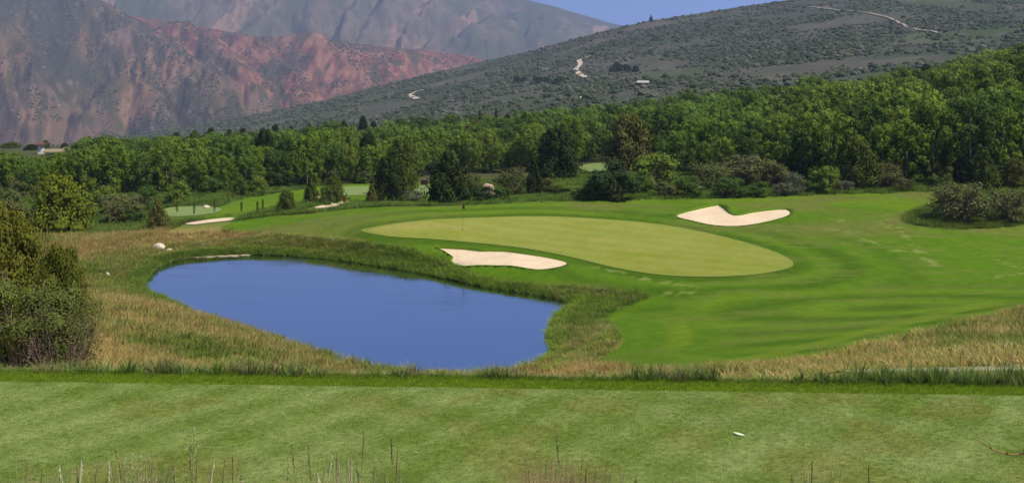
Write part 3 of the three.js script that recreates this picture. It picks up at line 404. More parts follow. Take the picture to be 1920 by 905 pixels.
// ---------------------------------------------------------------- grass
function tuft(seed, n, spread, lean, w) { const b = new GB(), r = rng(seed); for (let k = 0; k < n; k++) { const a = r() * 6.283, q = spread * Math.sqrt(r()), t = 0.75 + 0.5 * r(); b.blade(Math.cos(a) * q, -0.04, Math.sin(a) * q, lean * (0.3 + r()), a + (r() - 0.5) * 2, 0.55 + 0.5 * r(), w * (0.6 + 0.7 * r()), t, t, t); } return b.geo(); }
const grassMat = leafMat(1, 1, 1, 0.45), tufts = [tuft(11, 16, 0.30, 0.35, 0.018), tuft(12, 26, 0.40, 0.45, 0.016), tuft(13, 20, 0.12, 0.25, 0.010)];
{
  const r = rng(77), dry = [], bank = [], edge = [], val = [];
  const sandy = pxPoly([[340, 422], [395, 410], [440, 406], [436, 414], [392, 419], [360, 424]], 3), clear = (x, d) => { for (let q = 0; q < 5; q += 2) if (farGreens.some(g => g.poly.sd(x, d + q, 1) > -0.3) || bunkers[2].poly.sd(x, d + q, 1) > -0.2 || sandy.sd(x, d + q, 1) > -0.2) return true; return false; };
  const nearBunker = (x, d) => bunkers.some(b => b.poly.sd(x, d, 1) > -0.3);
  // dry rough
  for (let k = 0; k < 68000; k++) { const d = 21 + 85 * Math.pow(r(), 0.8), x = -60 + 110 * r(); if (Math.abs(x) > d * 0.52 + 7) continue; if (mown.sd(x, d, 1) > -0.15 || pond.sd(x, d, 1) > -0.3 || nearBunker(x, d)) continue; if (x > 4.5 && d > 19 && d < 23.6) continue; if (clear(x, d)) continue;
    const t = tanness(x, d), h = (0.22 + 0.30 * r()) * (0.55 + 0.45 * ss(30, 50, d)), g = 0.8 + 0.45 * r(), n = fbm(x * 0.25 + 70, d * 0.25, 3); if (d > 98 && r() < 0.6) continue;
    const c = r() < t * 1.05 ? mix3(r() < 0.35 ? COL.straw : COL.tan, COL.tanRed, ss(0.42, 0.6, n) * r()) : mix3([0.12, 0.18, 0.024], [0.22, 0.24, 0.05], r()); dry.push([x, groundH(x, d), -d, r() * 6.28, 0.7 + 0.5 * r(), h, c[0] * g, c[1] * g, c[2] * g]); }
  copies('dry_grass', tufts[0], grassMat, dry, 'tall dry tan grass of the unmown rough around the pond', 'grass');
  // lush bank along the far and eastern shores
  for (let k = 0; k < 60000; k++) { const x = -32 + 48 * r(), d = 54 + 44 * r(), s = pond.sd(x, d, 5); if (s > -0.05 || s < -4.6 || mown.sd(x, d, 1) > -0.1) continue; const lush = d > 70 || x > 1.5 ? 1 : x < -20 && d > 66 ? 0.30 : 0.10; if (r() > lush * (s > -1.4 ? 1 : 0.75)) continue;
    const n = fbm(x * 0.3, d * 0.3, 3), br = x > 3 && d < 76 ? 0.55 * ss(0.48, 0.62, n) * r() * 1.6 : 0.12 * r(), g = 0.75 + 0.5 * r(), h = (0.22 + 0.24 * r()) * (s > -1.0 ? 1.15 : 0.65), c = mix3(mix3([0.165, 0.270, 0.018], [0.31, 0.40, 0.06], n * 1.2 * r() + 0.2 * r()), [0.30, 0.24, 0.12], br); bank.push([x, Math.max(0, groundH(x, d)), -d, r() * 6.28, 0.7 + 0.5 * r(), h, c[0] * g, c[1] * g, c[2] * g]); }
  copies('bank_grass', tufts[1], grassMat, bank, 'lush green grass standing along the pond banks', 'grass');
  // tall grass along the drop behind the tee
  for (let k = 0; k < 13500; k++) { const x = -16 + 32 * r(), e = teeEdge(x), d = e + 0.5 + (2.8 - 1.2 * ss(2, 6, x)) * r(); const n = fbm(x * 0.9 + 5, d * 0.5, 3), right = ss(1, 5, x), h = (0.05 + (0.16 + 0.04 * right) * r()) * (0.45 + 1.1 * ss(0.35, 0.62, n)), dryS = r() < 0.30 * (1 - right) ? 1 : 0.15 * r(), g = 0.75 + 0.5 * r(), c = mix3(mix3([0.12, 0.21, 0.02], [0.26, 0.32, 0.09], r() * n * 1.5), [0.30, 0.25, 0.11], dryS); if (d < e + 1.1 && r() < 0.5) continue; edge.push([x, groundH(x, d), -d, r() * 6.28, 0.45 + 0.35 * r(), h, c[0] * g, c[1] * g, c[2] * g]); }
  copies('edge_grass', tufts[2], grassMat, edge, 'tall green grass along the drop behind the tee lawn', 'grass');
  // short turf of the tee and its ragged collar
  const nap = tuft(14, 7, 0.03, 0.012, 0.0020), turf = [], collar = [];
  for (let k = 0; k < 100000; k++) { const d = 10.6 + 5.1 * r(), x = (r() - 0.5) * (d * 0.98 + 8); if (d > teeEdge(x) - 0.02) continue; const c = teeTurf(x, d), g = 1.42 + 0.30 * r(); turf.push([x, landH(x, d) + 0.012, -d, r() * 6.28, 1, 0.016 + 0.014 * r(), c[0] * g, c[1] * g, c[2] * g]); }
  copies('tee_turf', nap, grassMat, turf, 'short mown blades of the tee lawn', 'grass');
  for (let k = 0; k < 38000; k++) { const x = -13 + 26 * r(), e = teeEdge(x), d = e - 0.03 + 1.3 * r(); const far = ss(0.35, 0.6, (d - e) + 0.15 * (fbm(x, d, 2) - 0.5)), g = 0.8 + 0.5 * r(), c = mix3(mix3([0.17, 0.26, 0.014], [0.26, 0.33, 0.03], r()), [0.10, 0.20, 0.012], 0.7 * far); collar.push([x, landH(x, d), -d, r() * 6.28, 1.2, 0.03 + 0.035 * r() + 0.03 * far * r(), c[0] * g, c[1] * g, c[2] * g]); }
  copies('collar_grass', nap, grassMat, collar, 'short green collar grass along the far edge of the tee lawn', 'grass');
  // rough and weeds under the trees, and on the shrub island
  for (let k = 0; k < 26000; k++) { const d = 95 + 60 * Math.pow(r(), 1.3), x = -66 + 134 * r(); if (Math.abs(x) > d * 0.48) continue; if (mown.sd(x, d, 1) > -0.2 || fairFar.sd(x, d, 1) > -0.2 || nearBunker(x, d)) continue; if (tanness(x, d) > 0.4 || clear(x, d)) continue; const g = 0.7 + 0.6 * r(), c = mix3([0.085, 0.165, 0.016], [0.16, 0.22, 0.04], r()); val.push([x, groundH(x, d), -d, r() * 6.28, 1 + 0.7 * r(), 0.25 + 0.45 * r() * r(), c[0] * g, c[1] * g, c[2] * g]); }
  copies('meadow_grass', tufts[1], grassMat, val, 'rank green meadow grass under the shrubs and aspens', 'grass');
}

// ---------------------------------------------------------------- trees and shrubs, each of unit height and unit width
function core(b, x, y, z, q, r, g) { const k = b.p.length / 3, ic = new THREE.IcosahedronGeometry(1, 0).attributes.position, f = Array.from({ length: 12 }, () => 0.8 + 0.4 * r()); for (let m = 0; m < ic.count; m++) { const e = q * (0.8 + 0.4 * hash2(Math.round(ic.getX(m) * 50) + Math.round(y * 997), Math.round(ic.getY(m) * 50) + Math.round(ic.getZ(m) * 77))); b.v(x + ic.getX(m) * e, y + ic.getY(m) * e, z + ic.getZ(m) * e, g, g, g); b.i.push(k + m); } }
function aspen(seed, slim = 0) {
  const r = rng(seed), b = new GB(), t = new GB(), lean = (r() - 0.5) * 0.08; const T = y => [lean * y * y * 2, y, lean * y * (1 - y)];
  t.tube([0, 0.15, 0.35, 0.6, 0.85].map(y => { const p = T(y); p[1] -= y ? 0 : 0.03; return p; }), [0.018, 0.014, 0.012, 0.008, 0.003], 6);
  const cl = []; const low = 0.10 + 0.10 * slim, n = 50 - slim * 6; for (let k = 0; k < n; k++) { const y = low + (0.94 - low) * Math.pow((k + r()) / n, 0.8), w = Math.pow(Math.sin(Math.PI * clamp((y - 0.06) / 0.97)), 0.6) * 0.40 * (0.18 + 0.92 * r()), a = k * 2.4 + r(); cl.push([Math.cos(a) * w + T(y)[0], y, Math.sin(a) * w, 0.060 + 0.055 * r()]); if (k % 5 === 0) t.tube([T(y * 0.85), [Math.cos(a) * w * 0.9, y, Math.sin(a) * w * 0.9]], [0.005, 0.002], 4); }
  for (const [x, y, z, q] of cl) { const m = 58 + (r() * 26 | 0), ct = 0.82 + 0.36 * r(); core(b, x, y, z, q * 0.42, r, ct * 0.9); for (let k = 0; k < m; k++) { let nx = r() - 0.5, ny = r() - 0.40, nz = r() - 0.5, l = Math.hypot(nx, ny, nz) || 1; nx /= l; ny /= l; nz /= l; const e = q * (0.40 + 0.75 * Math.sqrt(r())), g = ct * (0.72 + 0.56 * r()); b.leaf(x + nx * e, y + ny * e * 0.85, z + nz * e, nx + (r() - 0.5) * 1.2, ny + 0.35 + (r() - 0.5), nz + (r() - 0.5) * 1.2, 0.012 + 0.008 * r(), r() * 6, g * (0.92 + 0.2 * r()), g, g * (0.8 + 0.3 * r())); } }
  return { trunk: t.geo(), crown: b.geo() };
}
function juniper(seed, cone = 0.6, cards = 1500, size = 1) {
  const r = rng(seed), b = new GB(), t = new GB(); t.tube([[0, -0.04, 0], [0.01, 0.3, 0], [0, 0.8, 0.01]], [0.045, 0.03, 0.008], 7);
  const lobes = []; const n = 34; for (let k = 0; k < n; k++) { const y = 0.05 + 0.90 * (k + 0.5) / n, w = (0.5 * Math.pow(1 - y, cone) * ss(-0.12, 0.14, y)), a = k * 2.39996 + r() * 0.8, q = w * (0.45 + 0.35 * r()); lobes.push([Math.cos(a) * q, y, Math.sin(a) * q, Math.max(0.06, w * 0.52) * (0.75 + 0.5 * r())]); }
  lobes.push([0, 0.94, 0, 0.055]); for (const [x, y, z, q] of lobes) core(b, x, y, z, q * 0.5, r, 0.8);
  for (let k = 0; k < cards; k++) { const [x, y, z, q] = lobes[r() * lobes.length | 0]; let nx = r() - 0.5, ny = r() - 0.42, nz = r() - 0.5, l = Math.hypot(nx, ny, nz) || 1; nx /= l; ny /= l; nz /= l; const e = q * (0.62 + 0.45 * r()), g = 0.72 + 0.55 * r(); b.card(x + nx * e, Math.max(0.01, y + ny * e * 0.95), z + nz * e, nx + (r() - 0.5) * 0.9, ny * 0.5 + (r() - 0.5) * 0.8, nz + (r() - 0.5) * 0.9, (0.013 + 0.009 * r()) * size, (0.036 + 0.02 * r()) * size, (r() - 0.5) * 1.2, g * (0.9 + 0.25 * r()), g, g * 0.9); }
  return { trunk: t.geo(), crown: b.geo() };
}
function bush(seed, cards = 1200, size = 1, twigs = 26, open = 0) {
  const r = rng(seed), b = new GB(), t = new GB(), lobes = [];
  for (let k = 0; k < (open > 0.15 ? 44 : 22); k++) { const a = k * 2.4 + r(), y = 0.06 + 0.74 * r(), w = 0.42 * Math.sqrt(1 - Math.pow((y - 0.25) / 0.75, 2)) * (0.35 + 0.6 * r()); lobes.push([Math.cos(a) * w, y, Math.sin(a) * w, (0.13 + 0.11 * r()) * (open > 0.15 ? 0.72 : 1)]); }
  for (const [x, y, z, q] of lobes) core(b, x, y, z, q * (open > 0.15 ? 0.3 : 0.5), r, 0.8);
  for (let k = 0; k < twigs; k++) { const L = lobes[k % lobes.length], f = 0.9 + 0.35 * r(); t.tube([[L[0] * 0.15, -0.03, L[2] * 0.15], [L[0] * 0.6 + (r() - 0.5) * 0.08, L[1] * 0.55, L[2] * 0.6], [L[0] * f + (r() - 0.5) * 0.1, L[1] * f + 0.05, L[2] * f + (r() - 0.5) * 0.1]], [0.012, 0.008, 0.003], 4); }
  for (let k = 0; k < cards; k++) { const [x, y, z, q] = lobes[r() * lobes.length | 0]; let nx = r() - 0.5, ny = r() - 0.4, nz = r() - 0.5, l = Math.hypot(nx, ny, nz) || 1; nx /= l; ny /= l; nz /= l; const e = q * (0.5 + (0.6 + open) * r()), g = 0.72 + 0.55 * r(); b.card(x + nx * e, Math.max(0.0, y + ny * e), z + nz * e, nx + (r() - 0.5), ny + 0.2 + (r() - 0.5), nz + (r() - 0.5), (0.014 + 0.009 * r()) * size, (0.026 + 0.014 * r()) * size, r() * 6, g * (0.9 + 0.25 * r()), g, g * (0.85 + 0.25 * r())); }
  return { trunk: t.geo(), crown: b.geo() };
}
const TR = { aspen: mat(0.23, 0.22, 0.17, 0.9), aspenDark: mat(0.20, 0.18, 0.14), bark: mat(0.12, 0.085, 0.06), twig: mat(0.15, 0.12, 0.085), twigRed: mat(0.20, 0.12, 0.10) };
const LEAF = {
  aspen: [[0.145, 0.225, 0.024], [0.172, 0.246, 0.030], [0.118, 0.200, 0.032], [0.188, 0.252, 0.036], [0.078, 0.135, 0.024]].map(c => leafMat(...c, 0.38)),
  juniper: leafMat(0.080, 0.108, 0.020, 0.1), juniperDark: leafMat(0.034, 0.052, 0.014, 0.1), juniperLit: leafMat(0.140, 0.175, 0.016, 0.12), juniperOlive: leafMat(0.115, 0.120, 0.030, 0.1),
  green: leafMat(0.080, 0.142, 0.024), lime: leafMat(0.160, 0.225, 0.030), olive: leafMat(0.120, 0.135, 0.042, 0.2), red: leafMat(0.145, 0.155, 0.055, 0.2), brown: leafMat(0.130, 0.160, 0.045, 0.2), sage: leafMat(0.145, 0.165, 0.095, 0.2), deep: leafMat(0.040, 0.075, 0.022),
};
const MODEL = { aspen: [21, 22, 23, 24, 25, 26].map(s => aspen(s, s % 2)), juniper: [31, 32].map(s => juniper(s, 0.85, 5200)), round: [33, 34].map(s => juniper(s, 0.38, 5200)), bush: [41, 42, 43].map(s => bush(s, 2800)), twiggy: [45, 46].map(s => bush(s, 3600, 0.72, 60, 0.35)) };
const used = {};
function plant(name, kind, leaf, x, d, width, height, label, category, group, y0) {
  const list = MODEL[kind], m = list[used[kind] = ((used[kind] ?? -1) + 1) % list.length];
  const g = thing(name, label, category, [x, y0 ?? groundH(x, d), -d], group, hash2(x * 91 | 0, d * 37 | 0) * 6.28);
  g.scale.set(width, height, width); const wood = kind === 'aspen' ? TR.aspen : kind === 'twiggy' ? TR.twig : kind === 'bush' ? TR.twigRed : TR.bark;
  const isTree = kind !== 'bush' && kind !== 'twiggy';
  mesh(isTree ? 'trunk' : 'stems', m.trunk, wood, g); mesh(isTree ? 'crown' : 'foliage', m.crown, leaf, g); return g;
}
// one plant seen at photo column px, from its base row to its top row, so many pixels wide; depth d if its base is hidden
function seen(name, kind, leaf, px, base, top, w, label, category, group, d) {
  const p = d ? [WX(px, d), d] : hit(px, base, 30); const h = WH(top, p[1]) - groundH(...p); return plant(name, kind, leaf, p[0], p[1], w / F * p[1] * 1.08, Math.max(0.4, h), label, category, group);
}
const tree = (kind, leaf, px, base, top, w, label, d) => seen('juniper_tree', kind, leaf, px, base, top, w, label, 'juniper', 'junipers around the golf hole', d);
const shrub = (kind, leaf, px, base, top, w, label, d, group) => seen('shrub', kind, leaf, px, base, top, w, label, 'shrub', group ?? 'shrubs along the edge of the wood', d);
tree('juniper', LEAF.juniperDark, 840, 384, 279, 98, 'dark cone shaped juniper directly behind the flagstick');
tree('round', LEAF.juniperDark, 728, 381, 294, 68, 'dark ragged juniper in front of the taller olive pine');
tree('round', LEAF.juniper, 752, 362, 261, 72, 'tall olive juniper rising behind the dark ragged one', 132);
tree('round', LEAF.juniperDark, 1045, 332, 241, 92, 'big round dark juniper beside the strip of far green', 138);
tree('round', LEAF.juniperOlive, 1180, 318, 215, 98, 'broad olive brown juniper standing out of the aspens', 142);
tree('round', LEAF.juniperLit, 112, 437, 327, 112, 'bright yellow green rounded juniper at the head of the dry rough');
tree('juniper', LEAF.juniper, 583, 381, 333, 38, 'small upright juniper, inner one of the pair by the pinkish bunker');
tree('round', LEAF.juniper, 626, 378, 330, 42, 'small rounded juniper above the pinkish bunker, beside the red snag');
tree('round', LEAF.juniper, 537, 396, 357, 38, 'low rounded juniper standing alone on the rough beyond the pond bank');
tree('juniper', LEAF.juniperOlive, 697, 384, 344, 28, 'little olive juniper between the red snag and the dark ragged juniper');
tree('juniper', LEAF.juniperDark, 1002, 364, 299, 42, 'dark narrow juniper beside the pink boulder shrubs');
tree('juniper', LEAF.juniperOlive, 295, 429, 371, 44, 'small olive juniper at the edge of the dry rough beside the reddish shrub');
tree('round', LEAF.juniper, 1608, 351, 262, 84, 'dark juniper with sunny olive top before the shady aspen trunks');
tree('juniper', LEAF.juniper, 1852, 356, 283, 50, 'upright juniper between the two reddish island shrubs');
tree('round', LEAF.juniperOlive, 1908, 352, 298, 52, 'brownish juniper at the dark end of the wood');
shrub('twiggy', LEAF.red, 228, 417, 357, 92, 'reddish olive shrub between the bright juniper and the small olive one');
shrub('bush', LEAF.lime, 182, 392, 328, 58, 'light green upright shrub behind the bright rounded juniper', 116);
shrub('bush', LEAF.lime, 330, 385, 332, 52, 'light green young shrub behind the near end of the distant pale green', 124);
shrub('bush', LEAF.green, 275, 395, 345, 46, 'mid green shrub behind the reddish olive shrub', 119);
shrub('twiggy', LEAF.red, 1798, 414, 334, 122, 'large reddish shrub on the grassy island in the fairway');
shrub('twiggy', LEAF.red, 1893, 416, 343, 92, 'second reddish shrub on the grassy island, near the brownish juniper');
shrub('bush', LEAF.green, 1835, 402, 352, 56, 'green shrub between the two reddish island shrubs');
for (const [px, base, top, w, k, l, label, d] of [
  [905, 379, 345, 56, 'bush', 'deep', 'dark green shrub below the pink boulder'], [958, 372, 308, 76, 'twiggy', 'olive', 'grey olive shrub beside the pink boulder', 118], [940, 376, 350, 40, 'bush', 'green', 'low green shrub at the foot of the grey olive one'],
  [1148, 374, 296, 112, 'bush', 'deep', 'large dark green shrub behind the upper edge of the green'], [1112, 374, 326, 60, 'bush', 'green', 'green shrub in front of the large dark one'], [1228, 362, 282, 96, 'bush', 'lime', 'tall light green shrub beside the large dark one', 118], [1192, 372, 325, 70, 'bush', 'green', 'green shrub between the large dark and tall light green shrubs', 114],
  [1292, 369, 326, 62, 'bush', 'green', 'green shrub behind the notch of the kidney bunker'], [1335, 366, 300, 96, 'twiggy', 'brown', 'broad brownish shrub behind the kidney bunker', 119], [1402, 366, 284, 124, 'twiggy', 'red', 'very broad reddish brown shrub behind the kidney bunker', 121], [1370, 369, 330, 70, 'bush', 'green', 'low green shrub before the broad brownish shrubs'], [1452, 366, 300, 84, 'bush', 'olive', 'olive shrub next to the very broad reddish one', 119], [1420, 368, 336, 56, 'bush', 'green', 'low green shrub before the very broad reddish one'],
  [1492, 364, 318, 48, 'twiggy', 'sage', 'grey sage shrub at the foot of the aspens'], [1470, 366, 340, 50, 'twiggy', 'sage', 'low grey sage shrub before the olive one'], [1548, 361, 308, 58, 'bush', 'lime', 'light green shrub beside the grey sage shrub'], [1584, 359, 335, 42, 'twiggy', 'sage', 'small grey shrub under the dark sunny topped juniper'], [1665, 358, 300, 64, 'twiggy', 'red', 'dull red shrub before the shady aspen trunks', 116],
  [1025, 360, 330, 52, 'bush', 'olive', 'olive shrub beside the dark narrow juniper', 118], [1060, 366, 338, 56, 'bush', 'lime', 'light green shrub below the big round juniper', 116], [885, 366, 318, 44, 'twiggy', 'olive', 'thin olive shrub between the cone juniper and the pink boulder', 120], [775, 381, 354, 54, 'twiggy', 'sage', 'grey twiggy shrub between the two dark junipers'], [610, 378, 345, 30, 'bush', 'green', 'small green shrub between the paired junipers', 114], [450, 372, 330, 40, 'bush', 'green', 'green shrub at the far edge of the valley fairway', 130], [480, 366, 326, 40, 'bush', 'lime', 'light green shrub at the far edge of the valley fairway', 131],
  [1090, 372, 348, 44, 'bush', 'lime', 'low lime green shrub before the large dark one'], [1250, 368, 338, 50, 'bush', 'olive', 'low olive shrub below the tall light green one'], [1525, 362, 334, 44, 'bush', 'green', 'low green shrub between the sage and light green shrubs'], [1700, 358, 330, 40, 'twiggy', 'olive', 'small olive shrub at the dark foot of the aspens'], [1755, 352, 330, 36, 'bush', 'green', 'small green shrub behind the grassy island', 116], [870, 379, 352, 34, 'bush', 'olive', 'little olive shrub beside the cone shaped juniper'],
  [30, 432, 372, 70, 'bush', 'olive', 'olive shrub beside the bright rounded juniper', 106], [10, 415, 345, 70, 'twiggy', 'brown', 'brown shrub in front of the aspens at the valley edge', 112], [150, 405, 370, 44, 'bush', 'green', 'green shrub tucked behind the bright rounded juniper', 112], [252, 418, 388, 50, 'bush', 'green', 'low green shrub before the reddish olive shrub'],
]) shrub(k, LEAF[l], px, base, top, w, label, d);
// saplings on the far fairway bank
for (const [px, base, top] of [[331, 402, 378], [363, 404, 378], [401, 401, 372], [452, 398, 378], [482, 402, 376], [492, 396, 372]]) seen('sapling', 'aspen', LEAF.juniper, px, base, top, 6, 'thin young sapling beside the distant pale green', 'sapling', 'saplings on the bank of the distant green');

// ---------------------------------------------------------------- the aspen wood
{
  const topLine = [[-100, 285], [0, 288], [60, 300], [120, 290], [160, 264], [250, 262], [340, 262], [400, 250], [520, 246], [600, 234], [690, 236], [730, 222], [800, 214], [900, 202], [1000, 196], [1080, 186], [1150, 176], [1250, 168], [1350, 160], [1450, 158], [1530, 146], [1600, 158], [1680, 132], [1750, 138], [1800, 112], [1880, 88], [1960, 84], [2100, 70]];
  const front = px => line([[-100, 372], [0, 372], [250, 362], [420, 362], [500, 352], [680, 345], [800, 328], [1000, 322], [1200, 318], [1400, 336], [1560, 342], [1700, 346], [1800, 344], [2000, 342]], px);
  const r = rng(2024), all = [];
  for (let tries = 0; tries < 70000 && all.length < 2300; tries++) {
    const px = -40 + 2000 * r(), f = hit(px, front(px), 100)[1]; const d = f + (290 - f) * Math.pow(r(), 1.25) * (px < 720 ? 0.6 : 0.97); const x = WX(px, d);
    if (all.some(a => (a[0] - x) ** 2 + (a[1] - d) ** 2 < (px > 1500 ? 6.5 : 5.2))) continue; if (farGreens.some(g => g.poly.sd(x, d, 4) > -2.5) || fairFar.sd(x, d, 3) > -1) continue; if (d > 200 && px > 40 && px < 150) continue;
    if (px > 1080 && px < 1140 && d < 165 && d > 115) continue;
    const g = groundH(x, d), cap = WH(line(topLine, px) - 5 + 22 * r() * r() + 26 * (fbm(x * 0.12, d * 0.12, 2) - 0.4), d) - g; let h = Math.min((px > 1500 ? 5.2 + 4.8 * r() * r() + 2.2 * ss(1650, 1850, px) : 3.7 + 4.6 * r() * r() + 0.8 * ss(700, 300, px)), cap); if (h < 2.8) continue;
    all.push([x, d, h, px, d - f]);
  }
  all.sort((a, b) => a[4] * (a[3] > 1500 ? 0.8 : 1) - b[4] * (b[3] > 1500 ? 0.8 : 1));
  const zone = px => px < 250 ? ['aspen in the stand above the dry rough', 'aspens above the dry rough'] : px < 720 ? ['aspen in the stand beyond the distant greens', 'aspens beyond the distant greens'] : px < 1130 ? ['aspen in the wood behind the flag junipers', 'aspens behind the flagstick'] : px < 1500 ? ['aspen in the wood behind the kidney bunker shrubs', 'aspens behind the kidney bunker'] : ['aspen in the shady wood above the fairway island', 'tall aspens above the fairway island'];
  const own = all.slice(0, 290), rest = all.slice(290);
  own.forEach(([x, d, h, px, back]) => { const [l, g] = zone(px), q = px > 640 && px < 1100 && back < 16 ? [1, 3, 0][r() * 3 | 0] : px < 1450 ? [0, 2, 4, 2, 0, 1][r() * 6 | 0] : [0, 1, 3, 4, 1, 2][r() * 6 | 0]; plant('aspen_tree', 'aspen', LEAF.aspen[q], x, d, h * (0.72 + 0.3 * r()), h, ['mid green ', 'bright yellow green ', 'cool green ', 'pale lime green ', 'deep green '][q] + (h > 9 ? 'tall ' : h < 5 ? 'low ' : '') + l + (back < 5 ? ', at its edge' : ''), 'aspen', g); });
  const crowns = MODEL.aspen.map(() => []); rest.forEach(([x, d, h, px], k) => { const t = (0.55 + 0.75 * r()) * (fbm(x * 0.05 + 3, d * 0.05, 2) > 0.56 ? 0.72 : 1.05), c = mix3([0.128, 0.212, 0.034], [0.172, 0.240, 0.034], clamp(ss(1300, 1600, px) * 0.8 + 0.4 * (r() - 0.5))); crowns[k % 6].push([x, groundH(x, d), -d, r() * 6.28, h * (0.72 + 0.34 * r()), h, c[0] * t, c[1] * t, c[2] * t]); });
  crowns.forEach((L, k) => { if (L.length) copies('aspen_wood', MODEL.aspen[k].crown, leafMat(1, 1, 1, 0.32), L, 'mass of aspen crowns deep in the wood behind the front trees', 'wood'); });
  // undergrowth along the open edge of the wood, and dark conifers inside it
  for (let k = 0, n = 0; k < 400 && n < 74; k++) { const px = -10 + 1940 * r(), f = hit(px, front(px), 100)[1], d = f - 1.2 + 3.5 * r(), x = WX(px, d); if (farGreens.some(g => g.poly.sd(x, d, 4) > -1.5) || fairFar.sd(x, d, 3) > -0.5) continue; n++; const q = ['green', 'lime', 'olive', 'green', 'deep'][r() * 5 | 0], h = 1.2 + 1.5 * r(); plant('shrub', 'bush', LEAF[q], x, d, h * (1.1 + 0.5 * r()), h, { green: 'mid green', lime: 'light green', olive: 'olive', deep: 'dark green' }[q] + ' undergrowth shrub at the foot of the ' + (px < 250 ? 'aspens above the dry rough' : px < 720 ? 'aspens beyond the distant greens' : px < 1130 ? 'aspens behind the flag' : px < 1500 ? 'aspens behind the kidney bunker' : 'shady wood above the island'), 'shrub', 'undergrowth shrubs at the foot of the aspens'); }
  for (let k = 0; k < 24; k++) { const [x, d, h, px, back] = all[(r() * all.length) | 0]; if (back < 6) continue; plant('juniper_tree', 'round', r() < 0.6 ? LEAF.juniperDark : LEAF.juniperOlive, x + 0.9, d - 1.6, h * 0.62, h * (1.0 + 0.12 * r()), 'dark conifer standing among the aspen crowns', 'juniper', 'dark conifers inside the aspen wood'); }
  // dark junipers dotted over the plain beyond
  for (const [px, base, top, w] of [[165, 272, 256, 22], [188, 270, 258, 20], [60, 292, 270, 34], [20, 290, 266, 40], [120, 280, 268, 18], [85, 282, 262, 16], [330, 262, 248, 18], [365, 256, 244, 20], [395, 254, 240, 22], [430, 252, 242, 16], [455, 254, 240, 20], [515, 250, 232, 18], [545, 250, 236, 14], [580, 246, 230, 14], [610, 242, 228, 18], [645, 242, 226, 18], [680, 240, 218, 22], [700, 242, 226, 16], [660, 248, 234, 18], [470, 262, 248, 22], [560, 256, 244, 14], [900, 214, 206, 10], [930, 212, 204, 8]]) {
    const d = 265 + 40 * r(), x = WX(px, d), y = Math.min(WH(base, d), groundH(x, d) + 40), gy = d > 296 ? Math.max(groundH(x, d), hillH(px, d)) : groundH(x, d); plant('juniper_tree', 'round', r() < 0.5 ? LEAF.juniperDark : LEAF.juniper, x, d, w / F * d * 1.1, Math.max(1.2, WH(top, d) - gy), 'small dark juniper dotted on the plain above the aspen tops', 'juniper', 'junipers on the plain below the mountain', gy);
  }
  const dl = hillHit(1221, 42); plant('juniper_tree', 'juniper', LEAF.juniperDark, WX(1221, 1285), 1285, 5.5, 8, 'lone dark conifer on the skyline of the sagebrush hill', 'juniper', null, hillH(1221, 1285) - 0.5);
  // two dark copses on the hill
  for (const [px, py, n, w, label, grp] of [[1170, 132, 7, 26, 'dark oak in the small copse above the aspens on the hill', 'oaks in the upper hill copse'], [1010, 156, 9, 50, 'dark oak in the long copse low on the hill', 'oaks in the lower hill copse']]) for (let k = 0; k < n; k++) { const p = px + (r() - 0.5) * w * 1.7, q = py + (r() - 0.5) * 6, d = hillHit(p, q); plant('oak_tree', 'round', LEAF.deep, WX(p, d), d, 5 + 2 * r(), 4 + 2 * r(), label, 'oak', grp, hillH(p, d) - 0.2); }
}

